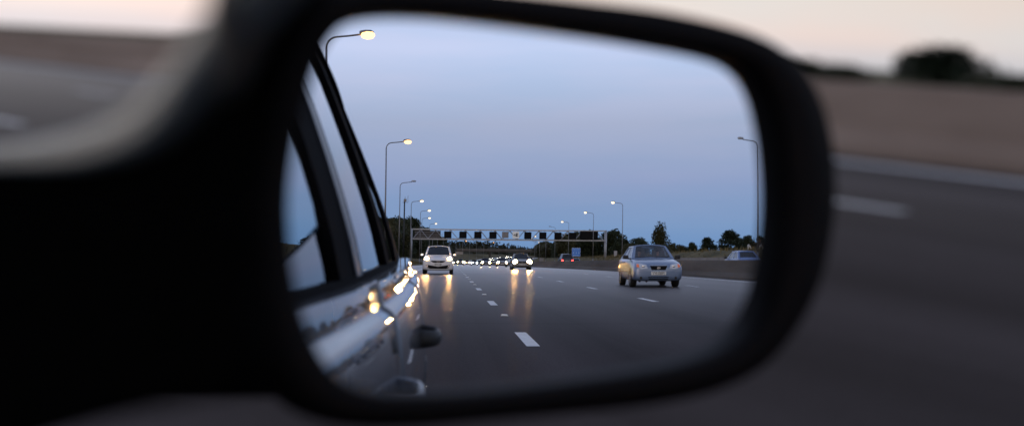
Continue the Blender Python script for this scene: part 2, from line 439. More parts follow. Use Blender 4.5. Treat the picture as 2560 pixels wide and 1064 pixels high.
def strip(mb, xc, wdt, y0, y1, step=10.0):
    k = max(1, int(abs(y1 - y0) / step))
    ys = [y0 + (y1 - y0) * i / k for i in range(k + 1)]
    mb.grid([[W(xc - wdt / 2, y, .008), W(xc + wdt / 2, y, .008)] for y in ys])
for nm, xc, wdt in (('edge_line', -1.95, .2), ('edge_line', 13.15, .32), ('edge_line', 15.9, .2), ('edge_line', 30.3, .2)):
    mb = MB(); strip(mb, xc, wdt, 400, -1200); struct(nm, mb, M['paint'])
def dash(x, y):
    mb = MB(); strip(mb, x, .15, y - .98, y + .98); struct('lane_mark', mb, M['paint'])
for k in range(46): dash(1.27, -10.45 - 9.05 * k)
for k in range(44): dash(5.10, -21.3 - 9.05 * k)
for k in range(42): dash(9.15, -32.3 - 9.05 * k)
for y in (-1.5, 7.5, 16.5, 25.5, 34.5, 43.5, 52.5): dash(1.27, y)
for y in (-12.3, -7.5, 1.2, 10.6, 19.6, 28.7, 37.7, 46.7): dash(5.30, y)
for y in (-23.2, -14.2, -5.2, 1.6, 11.0, 19.5, 28.3, 35.4, 44.5, 53.5, 62.5): dash(9.15, y)
for x in (19.6, 23.2, 26.8):
    for k in range(18): dash(x, -40 - 9.05 * k)
# reflecting studs between the marks of the nearest lane line
stud = None
for k in range(9):
    y = -14.95 - 9.05 * k
    if stud is None:
        mb = MB(); mb.prism([(-.06, -.07, 0), (.06, -.07, 0), (.06, .07, 0), (-.06, .07, 0)], (0, 0, .010))
        mb.box((0, 0, .017), (.10, .10, .014))
        stud = bevel(mb.build('road_stud', M['stud']), .004, 1); o = stud
    else:
        o = stud.copy(); COL.objects.link(o)
    o.location = W(1.27, y, .008)
    tag(o, 'small white reflecting road stud between two dashes of the lane line beside the car', 'road stud', 'road studs of the nearest lane line')

# concrete barrier down the middle: one long step-barrier
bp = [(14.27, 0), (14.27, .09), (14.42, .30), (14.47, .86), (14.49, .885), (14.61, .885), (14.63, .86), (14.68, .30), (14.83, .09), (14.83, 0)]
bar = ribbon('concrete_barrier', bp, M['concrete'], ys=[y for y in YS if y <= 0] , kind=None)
tag(bar, 'long shade-darkened weathered concrete barrier between the two carriageways, seen in the mirror', 'barrier')
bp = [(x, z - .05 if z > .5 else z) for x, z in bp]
bar = ribbon('concrete_barrier', bp, M['concrete_lit'], ys=[y for y in YS if y >= 0.0], kind=None)
tag(bar, 'light-brightened tan concrete barrier alongside the car, seen past the mirror housing', 'barrier')

# ------------------------------------------------------------------ vegetation
def leafquads(mb, c, rad, nq, size, rnd):
    for _ in range(nq):
        while True:
            q = Vector((rnd.uniform(-1, 1), rnd.uniform(-1, 1), rnd.uniform(-1, 1)))
            if q.length <= 1: break
        p = Vector(c) + Vector((q.x * rad[0], q.y * rad[1], q.z * rad[2]))
        a = Vector((rnd.gauss(0, 1), rnd.gauss(0, 1), rnd.gauss(0, .8))).normalized()
        b = a.orthogonal().normalized()
        s = size * rnd.uniform(.55, 1.3); t = s * rnd.uniform(.5, .9)
        mb.add([p - a * s, p + b * t, p + a * s, p - b * t], [(0, 1, 2, 3)])

def tree_mesh(name, h, wd, seed, leaf, trunk_h=.25, leaves=1500, size=.36, kind='round'):
    """a thing at the origin: tapered trunk with limbs + leaf-clump crown"""
    rnd = random.Random(seed)
    root = bpy.data.objects.new(name, None); COL.objects.link(root)
    tb = MB()
    tb.tube([(0, 0, -.3), (.05, 0, h * trunk_h), (.1, .05, h * .55), (.05, 0, h * .8)], [h * .028, h * .022, h * .014, h * .006], 7)
    cb = MB()
    ncl = 46
    for i in range(ncl):
        u = rnd.random() ** .9
        z = h * (trunk_h + (1 - trunk_h) * u * .90)
        if kind == 'spiky': env = (1 - u) ** .55 * 1.0 + .12
        elif kind == 'cone': env = (1 - u) * 1.05 + .08
        else: env = math.sin(math.pi * min(1, .18 + u * .80)) ** .6
        ang = rnd.uniform(0, 2 * math.pi); r = wd / 2 * env * math.sqrt(rnd.random()) * .82
        c = (r * math.cos(ang), r * math.sin(ang), z)
        cr = wd * rnd.uniform(.13, .22)
        zr = cr * (rnd.uniform(1.3, 2.2) if kind == 'spiky' else rnd.uniform(.6, .95))
        leafquads(cb, c, (cr, cr, zr), leaves // ncl, size, rnd)
        if i % 4 == 0:
            tb.tube([(.06, .02, h * trunk_h + (z - h * trunk_h) * .35), (c[0] * .5, c[1] * .5, z * .8), c], [h * .01, h * .006, h * .002], 5)
    tb.build('trunk', M['bark'], root, smooth=True)
    cb.build('crown', M[leaf], root, fix=False)
    return root

PROTO = {}
def plant(kind, x, y, h, wd, label, cat, group=None, z=None, rzrot=None, course=True):
    """kind -> first use moves the prototype itself, later uses copy it with its parts"""
    spec = {'broad_tree': ('broad_tree', 10, 9, 3, 'leaf_dark', .05, 4200, .36, 'round'),
            'olive_tree': ('broad_tree', 10, 9, 5, 'leaf_olive', .05, 4200, .36, 'round'),
            'pine_tree': ('broad_tree', 10, 8, 8, 'leaf_pine', .04, 4200, .36, 'round'),
            'spiky_tree': ('spiky_tree', 6, 6.5, 9, 'leaf_olive', .02, 3400, .20, 'spiky'),
            'shrub': ('shrub', 3, 4, 12, 'leaf_olive', .02, 1700, .20, 'round'),
            'dark_shrub': ('shrub', 3, 4, 14, 'leaf_dark', .02, 1700, .20, 'round')}[kind]
    if kind not in PROTO:
        PROTO[kind] = tree_mesh(*spec); o = PROTO[kind]
    else:
        o = copy_tree(PROTO[kind])
    p = W(x, y, 0) if course else Vector((x, y, 0))
    o.location = (p.x, p.y, p.z + (z if z is not None else 0))
    hh = h - (rz(y) if course and y > -450 else 0)
    o.scale = (wd / spec[2], wd / spec[2], hh / spec[1])
    o.rotation_euler = (0, 0, rzrot if rzrot is not None else random.uniform(0, 6.28))
    return tag(o, label, cat, group)

GL = 'trees along the near verge behind the gantry'
near_left = [(-12.8, -215, 7.4, 5, 'olive_tree'), (-14.5, -238, 8.0, 7, 'broad_tree'), (-15, -262, 9.2, 8, 'broad_tree'), (-14.5, -285, 9.6, 8, 'olive_tree'), (-16.5, -312, 11.8, 9, 'broad_tree'),
             (-15.5, -338, 12.6, 9, 'broad_tree'), (-15, -368, 14.2, 10, 'broad_tree'), (-15.5, -398, 13.0, 10, 'olive_tree'), (-16, -430, 13.0, 11, 'broad_tree'), (-16, -465, 14.2, 11, 'broad_tree'),
             (-17, -505, 12.5, 12, 'olive_tree'), (-17, -560, 12, 12, 'broad_tree'), (-22, -250, 9.5, 8, 'broad_tree'), (-23, -300, 11, 9, 'olive_tree'), (-24, -350, 12.6, 10, 'broad_tree')]
for x, y, h, wd, k in near_left:
    plant(k, x, y, h, wd, 'dark full-crowned tree in the row on the near verge beyond the gantry leg', 'tree', GL, z=2.1 if x > -20 else 2.5)
for x, y, h, wd, k in [(-9.5, -70, 1.5, 3, 'shrub'), (-10.5, -92, 1.9, 3.6, 'shrub'), (-10, -118, 2.2, 4, 'dark_shrub'), (-11, -138, 2.9, 4.5, 'shrub'), (-11.5, -160, 3.4, 5, 'dark_shrub'), (-11.5, -182, 3.8, 5, 'shrub'), (-12, -200, 4.4, 5.5, 'dark_shrub')]:
    plant(k, x, y, h, wd, 'low scrubby shrub on the near verge in front of the dark trees', 'shrub', 'shrubs on the near verge', z=.8)

GR = 'trees in the wooded slope beyond the opposite carriageway'
for x, y, h, wd, k in [(56, -282, 3.6, 6, 'broad_tree'), (57, -302, 5.0, 7, 'broad_tree'), (56, -330, 8.0, 9, 'broad_tree'), (51, -342, 7.4, 8, 'broad_tree'), (55.5, -372, 9.6, 11, 'pine_tree'), (50, -380, 8.4, 9, 'olive_tree'),
                       (54, -408, 10.0, 11, 'broad_tree'), (52, -440, 10.2, 11, 'olive_tree'), (50.5, -478, 10.4, 11, 'broad_tree'), (46, -500, 8.5, 10, 'olive_tree'), (45, -540, 9.5, 11, 'olive_tree'),
                       (43, -580, 9.5, 11, 'olive_tree'), (41, -620, 8.6, 11, 'olive_tree'), (40, -670, 8.4, 12, 'broad_tree'), (40, -720, 8.2, 12, 'olive_tree'), (40, -770, 7.8, 12, 'olive_tree'), (62, -350, 9.5, 10, 'broad_tree'), (66, -320, 6.0, 9, 'broad_tree')]:
    plant(k, x, y, h, wd, 'bushy tree in the wooded slope beyond the opposite carriageway', 'tree', GR, z=2.2)
plant('spiky_tree', 53, -230, 5.9, 6.4, 'upright feathery bush standing alone against the sky above the silver saloon', 'bush', z=2.4)
plant('pine_tree', 86, -300, 5.4, 7.4, 'smaller dark round tree in the field beside the largest field tree', 'tree', z=2.3)
plant('pine_tree', 94.2, -300, 7.6, 10.4, 'largest dark field tree with a high lopsided crown left of the gabled house', 'tree', z=2.3)
plant('pine_tree', 99, -303, 5.2, 5, 'narrow dark tree squeezed between the largest field tree and the gabled house', 'tree', z=2.3)
for i, (x, y, h, wd, k) in enumerate([(54.5, -260, 3.6, 4.2, 'dark_shrub'), (58.5, -255, 2.9, 4, 'shrub'), (50.5, -262, 2.6, 4, 'shrub'), (66.5, -262, 2.4, 5.5, 'shrub'), (70, -262, 3.1, 4.2, 'dark_shrub'), (62.5, -255, 2.7, 4, 'shrub'), (76, -270, 1.9, 4.5, 'shrub'), (108, -322, 6.4, 7, 'dark_shrub'), (113.5, -326, 6.2, 6, 'dark_shrub'), (47.2, -240, 2.4, 3.6, 'shrub'), (48.6, -268, 3.2, 4.4, 'dark_shrub')]):
    plant(k, x, y, h, wd, 'rounded shrub on the skyline of the dry grass field', 'shrub', 'shrubs along the grass field', z=2.2)
# bushes ahead, past the barrier (seen directly, beside the mirror)
plant('dark_shrub', 102.9, 109.4, 3.25, 8.4, 'large dark dome-shaped bush on the skyline directly beyond the concrete barrier', 'bush', z=-.25, course=False)
for x, y, h, wd in [(97, 115, 1.35, 6), (108, 106, 1.25, 5), (95, 116.3, 1.5, 4.6), (97.5, 114, 1.2, 4.4), (106, 106.4, 1.3, 4.6), (107.8, 104.5, 1.25, 4.4), (109.6, 102.8, 1.5, 4.8), (111.4, 101, 1.35, 4.4), (113, 99.4, 1.5, 4.8), (61, 60, .95, 3.6), (64, 59, .85, 3), (67, 58, 1.0, 3.4), (70, 57, .9, 3), (84, 85, 1.05, 4), (104, 103, 1.15, 5)]:
    plant('shrub', x, y, h, wd, 'low hedge shrub just showing over the barrier beside the large dome-shaped bush', 'shrub', 'hedge shrubs beyond the barrier', z=-.1, course=False)

# long dry grass on the right bank: nobody could count it
rnd = random.Random(4)
gb = MB()
for _ in range(9000):
    y = -30 - 290 * rnd.random() ** 1.2; x = 35 + 32 * rnd.random()
    zz = 2.45 * min(1, max(0, (x - 34.5) / 8)) * fade(y)
    p = W(x, y, zz - .05); h = rnd.uniform(.25, .75); wv = rnd.uniform(.05, .16); a = rnd.uniform(0, 3.14)
    d = Vector((math.cos(a), math.sin(a), 0)) * wv; lean = Vector((rnd.uniform(-.2, .2), rnd.uniform(-.2, .2), h))
    gb.add([p - d, p + d, p + lean + d * .2, p + lean - d * .2], [(0, 1, 2, 3)])
tag(gb.build('long_grass', M['blade'], fix=False), 'long dry grass on the bank beyond the opposite carriageway', 'grass', kind='stuff')
gb = MB()
for _ in range(4500):
    y = -20 - 260 * rnd.random() ** 1.1; x = -6.6 - 9 * rnd.random()
    zz = max(0, min(1.3, (-x - 6.4) * .28)) * fade(y)
    p = W(x, y, zz - .05); h = rnd.uniform(.2, .6); wv = rnd.uniform(.05, .14); a = rnd.uniform(0, 3.14)
    d = Vector((math.cos(a), math.sin(a), 0)) * wv; lean = Vector((rnd.uniform(-.2, .2), rnd.uniform(-.2, .2), h))
    gb.add([p - d, p + d, p + lean + d * .2, p + lean - d * .2], [(0, 1, 2, 3)])
tag(gb.build('verge_grass', M['blade'], fix=False), 'rough dry grass on the near verge', 'grass', kind='stuff')

# far hill with its wood, closing the view behind the bridge
def hill_z(x):
    pts = [(-260, 12), (-120, 17), (-40, 16), (20, 17), (50, 17.5), (75, 14), (100, 9.5), (130, 6), (190, 4), (330, 4)]
    for (a, za), (b, zb) in zip(pts, pts[1:]):
        if a <= x <= b: return za + (zb - za) * (x - a) / (b - a)
    return 3
hm = MB(); rows = []
for j in range(8):
    t = j / 7.0
    rows.append([Vector((x, -1090 - 220 * t, hill_z(x) * math.sin(math.pi * (.02 + .55 * t)) + .3 * math.sin(x * .11 + j))) for x in range(-260, 331, 10)])
hm.grid(rows); struct('hill', hm, M['undergrowth'], smooth=True)
wb = MB(); rnd = random.Random(21)
for _ in range(430):
    x = rnd.uniform(-180, 230); t = rnd.random()
    zb = hill_z(x) * math.sin(math.pi * (.02 + .55 * t)); s = rnd.uniform(3.0, 5.6)
    leafquads(wb, (x, -1090 - 220 * t, zb + s * .55), (s, s, s * .95), 34, 1.25, rnd)
tag(wb.build('woodland', M['wood'], fix=False), 'dark far-off wood covering the hill behind the road bridge', 'woodland', kind='stuff')

# ------------------------------------------------------------------ street lamps
def lamp_proto(lit):
    root = bpy.data.objects.new('street_lamp', None); COL.objects.link(root)
    mb = MB()
    mb.tube([(0, 0, 0), (0, 0, 1.4)], [.13, .13], 10)
    mb.tube([(0, 0, 1.4), (0, 0, 6), (0, 0, 11.2)], [.095, .078, .055], 10)
    mb.build('pole', M['pole'], root, smooth=True)
    mb = MB()
    arm = [(0, 0, 11.2)] + [(.55 * (1 - math.cos(a)), 0, 11.2 + .55 * math.sin(a)) for a in (.3, .6, .9, 1.2, 1.5)] + [(1.1, 0, 11.80), (1.75, 0, 11.88)]
    mb.tube(arm, .048, 8)
    mb.build('arm', M['pole'], root, smooth=True)
    mb = MB()
    mb.lathe([(-.36, .04), (-.30, .09), (-.05, .13), (.22, .12), (.36, .04)], (2.02, 0, 11.99), 'X', 12)
    mb.build('lantern', M['lantern'] if not lit else M['pole'], root, smooth=True)
    if lit:
        mb = MB(); vs = []
        mb.lathe([(-.34, .03), (-.28, .14), (-.04, .21), (.24, .18), (.36, .03)], (2.08, 0, 11.84), 'X', 14)
        mb.build('glowing_bowl', M[lit], root, smooth=True)
    return root
LP = {}
def lamp(x, y, rzv, lit, label, group, z=0.0, sc=1.0):
    if lit not in LP: LP[lit] = lamp_proto(lit); o = LP[lit]
    else: o = copy_tree(LP[lit])
    p = W(x, y, z); o.location = p; o.rotation_euler = (0, 0, rzv); o.scale = (1, 1, sc * ((12 - rz(y)) / 12 if y > -350 else 1))
    return tag(o, label, 'street lamp', group)
G1 = 'street lamps along the near verge'; G2 = 'street lamps along the far verge'
lamp(-5.9, -47, 0, 'sodium', 'nearest street lamp, lit orange, high over the rear window of the silver car', G1)
lamp(-5.9, -92.3, 0, 'sodium', 'second street lamp of the near verge, lit orange with its whole arm in view', G1)
lamp(-7.1, -142.4, 0, None, 'unlit street lamp on the near verge, the only dark lantern in that row', G1)
lamp(-7.3, -190.4, 0, 'sodium_pale', 'lit street lamp just in front of the gantry leg on the near verge', G1)
lamp(-6.6, -229, 0, 'sodium_pale', 'lit street lamp next to the gantry leg, higher of the close pair', G1)
lamp(-7.4, -272, 0, 'sodium_pale', 'lit street lamp just behind the gantry on the near verge', G1)
lamp(-6.2, -317, 0, 'sodium_pale', 'lit street lamp whose lantern shows over the end of the dark sign panel', G1)
y = -362
for k in range(17):
    lamp(-6.6, y, 0, None if k not in (5, 9) else 'sodium', 'distant street lamp in the long row under the gantry leading to the bridge', 'distant street lamps of the near verge'); y -= 45 if k < 9 else 48
lamp(34.4, -98, math.pi, None, 'tall unlit street lamp on the far verge beside the right edge of the mirror', G2, .2, 1.10)
lamp(35.7, -189.5, math.pi, 'sodium_pale', 'lit street lamp on the far verge standing above the silver saloon', G2, .3, .98)
lamp(36, -231.3, math.pi, 'sodium_pale', 'lit street lamp on the far verge rising behind the wide black message sign', G2, .3, .98)
lamp(37.2, -290, math.pi, 'sodium_pale', 'lit street lamp whose lantern hangs above the eighth lane signal', G2, .3, .98)
lamp(38, -337, math.pi, None, 'unlit far verge street lamp faint above the gantry beam', G2, .3, .98)
y = -385
for k in range(9):
    lamp(38.5, y, math.pi, 'sodium_pale' if k in (1, 2, 7, 8) else None, 'distant street lamp of the far verge, its post rising before the wooded slope', 'distant street lamps of the far verge', .5, .98); y -= 46

# camera mast on the near verge
t = thing('camera_mast', 'dark mast with a traffic camera on top among the near verge street lamps', 'camera mast', W(-7.7, -170, 0))
mb = MB(); mb.tube([(0, 0, 0), (0, 0, 11.0)], [.16, .11], 8); mb.build('mast', M['black'], t, smooth=True)
mb = MB(); mb.box((.1, 0, 11.25), (.5, .35, .5)); mb.tube([(.1, 0, 11.0), (.1, .1, 11.9)], .05, 6); bevel(mb.build('camera_head', M['pole'], t), .04)
mb = MB(); mb.tube([(-.35, 0, 10.9), (.6, 0, 10.9), (.6, 0, 12.1)], .035, 6); mb.build('bracket', M['pole'], t)

# ------------------------------------------------------------------ gantry and its signs
GY = -246.5
t = thing('sign_gantry', 'grey steel lattice gantry spanning both carriageways', 'gantry', (0, GY, 0))
for x in (-9.3, 41.7):
    mb = MB(); zb = 1.0
    for dy in (-.75, .75):
        mb.tube([(x, dy, -1.3), (x, dy, 8.15)], .24, 8)
    for k in range(5):
        mb.tube([(x, -.75, .8 + k * 1.4), (x, .75, 2.2 + k * 1.4)], .07, 5)
    mb.build('leg', M['galv'], t, smooth=True)
for nm, z in (('top_chord', 8.0), ('bottom_chord', 5.55)):
    mb = MB()
    for dy in (-.75, .75): mb.box((16.2, dy, z), (51.2, .20, .26))
    for k in range(27): mb.box((-8.4 + k * 1.92, 0, z), (.10, 1.3, .10))
    mb.build(nm, M['galv'], t)
mb = MB()
for dy in (-.75, .75):
    x = -8.9; k = 0
    while x < 41:
        a, b = (5.68, 7.87) if k % 2 == 0 else (7.87, 5.68)
        mb.tube([(x, dy, a), (x + 1.92, dy, b)], .085, 6); x += 1.92; k += 1
mb.build('lattice', M['galv'], t)
mb = MB(); mb.box((16.2, 0, 5.75), (50.6, .9, .06)); mb.build('walkway', M['signback'], t)

def signal(x, label, w_=1.9, h_=1.72, z0=5.82, name='lane_signal', cat='lane signal', group='black lane signals on the gantry'):
    t = thing(name, label, cat, (x, GY + 1.05, z0), 0, group)
    mb = MB(); mb.box((0, 0, h_ / 2), (w_, .34, h_)); bevel(mb.build('case', M['matrix'], t), .10, 3)
    mb = MB(); mb.box((0, .19, h_ / 2), (w_ * .82, .03, h_ * .80)); bevel(mb.build('display', M['grille'], t), .03)
    mb = MB()
    for sx_ in (-w_ * .27, w_ * .27):
        mb.tube([(sx_, -.1, h_ - .02), (sx_ * .8, -.18, h_ + .42)], .045, 6)
    mb.build('hanger', M['galv'], t)
    return t
for i, (x, lb) in enumerate([(0.0, 'black lane signal nearest the dark panel at the near end of the gantry'), (3.9, 'second black lane signal from the near end of the gantry'), (7.75, 'third black lane signal from the near end of the gantry'),
                             (11.65, 'black lane signal next to the plain grey sign on the gantry'), (20.75, 'black lane signal next to the white camera sign on the gantry'), (24.7, 'sixth black lane signal, second past the white camera sign'),
                             (28.7, 'seventh black lane signal, third past the white camera sign'), (32.6, 'black lane signal next to the wide message sign on the gantry')]):
    signal(x, lb)
signal(37.0, 'wide black message sign at the far end of the gantry', 4.9, 2.1, 5.80, 'message_sign', 'message sign', None)
t = thing('direction_sign', 'large brown-grey sign back behind the lattice at the near end of the gantry', 'sign panel', (-5.2, GY - 1.0, 5.72))
mb = MB(); mb.box((0, 0, .98), (6.7, .10, 2.0)); mb.build('panel', mat('brown_grey_back', (.085, .075, .068), .7, var=.2, scale=1.5), t)
mb = MB()
for k in range(3): mb.box((0, .085, .35 + .62 * k), (6.5, .06, .10))
mb.build('rail', M['signback'], t)
t = thing('grey_sign', 'plain grey sign back in the middle of the gantry beside the white camera sign', 'sign', (14.85, GY + 1.0, 6.02))
mb = MB(); mb.box((0, 0, .78), (1.72, .10, 1.55)); bevel(mb.build('panel', M['signback'], t), .05, 2)
mb = MB(); mb.tube([(-.5, -.1, 1.5), (-.4, -.2, 1.95)], .045, 6); mb.tube([(.5, -.1, 1.5), (.4, -.2, 1.95)], .045, 6); mb.build('hanger', M['galv'], t)
t = thing('camera_sign', 'white square sign with a black speed camera symbol in the middle of the gantry', 'sign', (17.62, GY + 1.05, 5.95))
mb = MB(); mb.box((0, 0, .85), (1.75, .12, 1.75)); bevel(mb.build('panel', M['white_sign'], t), .06, 2)
mb = MB()
yy = .075
def flat(mb, pts): mb.prism([(x, yy, z) for x, z in pts], (0, .02, 0))
# body of the camera, lens ring, hood and the lamp in front of it
flat(mb, [(-.10, .45), (-.10, 1.12), (.02, 1.12), (.02, .45)])
flat(mb, [(.06, .45), (.06, 1.20), (.14, 1.32), (.30, 1.32), (.36, 1.20), (.58, 1.20), (.58, 1.02), (.28, 1.02), (.28, .45)])
mb2 = [(.40 + .19 * math.cos(a * math.pi / 8), .68 + .19 * math.sin(a * math.pi / 8)) for a in range(16)]
mb2i = [(.40 + .09 * math.cos(a * math.pi / 8), .68 + .09 * math.sin(a * math.pi / 8)) for a in range(16)]
for a in range(16):
    b = (a + 1) % 16
    flat(mb, [mb2[a], mb2[b], mb2i[b], mb2i[a]])
flat(mb, [(-.62, .78), (-.36, .60), (-.36, 1.06), (-.62, .90)])
flat(mb, [(-.30, .66), (-.22, .66), (-.22, .98), (-.30, .98)])
mb.build('camera_symbol', M['plate_ink'], t)
mb = MB(); mb.tube([(-.5, -.1, 1.7), (-.4, -.2, 1.98)], .045, 6); mb.tube([(.5, -.1, 1.7), (.4, -.2, 1.98)], .045, 6); mb.build('hanger', M['galv'], t)

# blue service sign on the far verge
t = thing('blue_sign', 'blue square road sign with white lettering and symbols on the far verge', 'road sign', (35.6, -260, 0))
mb = MB(); mb.box((0, 0, 2.72), (2.4, .08, 2.3)); bevel(mb.build('border', M['sign_white'], t), .03)
mb = MB(); mb.box((0, .045, 2.72), (2.24, .02, 2.14)); mb.build('panel', M['blue_sign'], t)
mb = MB()
rnd = random.Random(2)
def words(z, h, x0, x1, u=.17):
    x = x0
    while x < x1:
        wd = rnd.uniform(.6, 1.0) * u
        mb.box((x + wd / 2, .062, z), (wd, .012, h * rnd.uniform(.7, 1)))
        x += wd + .06
words(3.55, .22, -.95, -.1); words(3.55, .22, .15, .95); words(3.20, .18, -.95, .9)
mb.box((0, .062, 2.98), (2.0, .012, .05))
for cx_ in (-.7, .05, .75):
    mb.box((cx_, .062, 2.55), (.36, .012, .42)); 
words(2.03, .20, -.9, .9); words(1.78, .16, -.9, .5)
mb.build('lettering', mat('pale_blue_lettering', (.42, .62, .85), .4, var=.05), t)
for sx_ in (-.8, .8):
    mb = MB(); mb.tube([(sx_, -.08, -1.4), (sx_, -.08, 3.7)], .06, 8); mb.build('post', M['galv'], t)

# low wall on the far verge, marker cabinet by the gantry leg
o = MB(); o.box((0, 0, .55), (.5, 30, 1.1)); o.box((0, 0, 1.14), (.62, 30.1, .09))
o = tag(o.build('low_wall', M['slab']), 'low pale concrete wall on the grass bank behind the silver saloon', 'wall'); o.location = (36.2, -128, -.05)
t = thing('roadside_cabinet', 'small pale roadside cabinet at the foot of the far gantry leg', 'cabinet', (44.5, -246.5, 1.55))
mb = MB(); mb.box((0, 0, .75), (.9, .5, 1.5)); bevel(mb.build('case', M['signback'], t), .04)
mb = MB(); mb.box((0, .26, .75), (.74, .02, 1.3)); mb.build('door', M['galv'], t)
t = thing('marker_sign', 'small white marker sign on the verge behind the main-beam car', 'sign', W(33.9, -345, 0))
mb = MB(); mb.box((0, 0, 2.0), (1.5, .06, 1.1)); bevel(mb.build('panel', M['signback'], t), .03)
for sx_ in (-.5, .5):
    mb = MB(); mb.tube([(sx_, -.06, -.1), (sx_, -.06, 2.4)], .05, 6); mb.build('post', M['galv'], t)

# ------------------------------------------------------------------ far bridge
c = W(0, -735, 0); BX, BYc, BZ = c.x, c.y, c.z
t = thing('road_bridge', 'low dark concrete road bridge crossing the motorway in the distance', 'bridge', (BX, BYc, BZ))
mb = MB(); mb.box((14, 0, 5.3), (86, 9, 1.1)); mb.build('deck', M['bridge'], t)
for yy_ in (-4.4, 4.4):
    mb = MB(); mb.box((14, yy_, 6.45), (86, .25, 1.2)); mb.build('parapet', mat('bridge_parapet', (.12, .11, .10), .8, var=.2, scale=.4), t)
for x in (-3.4, 14.55):
    mb = MB(); mb.box((x, 0, 2.37), (1.4, 6, 4.76)); bevel(mb.build('pier', M['bridge'], t), .1)
for x in (-27, 54):
    mb = MB(); mb.box((x, 0, 2.35), (6, 8.6, 4.74)); mb.build('abutment', M['slab'], t)

# ------------------------------------------------------------------ house among the trees
t = thing('house', 'house with two white gables and a dark roof behind the field trees', 'house', (109.5, -322, 1.4))
mb = MB()
mb.box((0, 0, 1.3), (9, 7, 2.6)); mb.build('wall', M['brick'], t)
mb = MB(); mb.prism([(-4.8, -3.9, 2.6), (-4.8, 3.9, 2.6), (-4.8, 0, 5.2)], (9.6, 0, 0)); rf = mb.build('roof', M['tiles'], t)
mb = MB(); mb.box((2.9, 0, 5.3), (.8, .6, 1.4)); mb.build('chimney', M['brick'], rf)
for gx_ in (-2.6, 2.2):
    mb = MB(); mb.prism([(gx_ - 1.5, 4.1, 0), (gx_ + 1.5, 4.1, 0), (gx_ + 1.5, 4.1, 2.7), (gx_, 4.1, 4.4), (gx_ - 1.5, 4.1, 2.7)], (0, -1.0, 0))
    gb_ = mb.build('gable', M['render_white'], t)
    mb = MB(); mb.box((gx_, 4.13, 1.9), (1.1, .06, 1.0)); mb.build('window', M['pane_dark'], gb_)

# ------------------------------------------------------------------ cars
def text_mesh(s, size):
    cu = bpy.data.curves.new('t', 'FONT'); cu.body = s; cu.size = size; cu.align_x = 'CENTER'; cu.align_y = 'CENTER'; cu.extrude = .002
    cu.offset = size * .012
    ob = bpy.data.objects.new('t', cu); COL.objects.link(ob)
    me = bpy.data.meshes.new_from_object(ob.evaluated_get(bpy.context.evaluated_depsgraph_get()))
    bpy.data.objects.remove(ob)
    return me

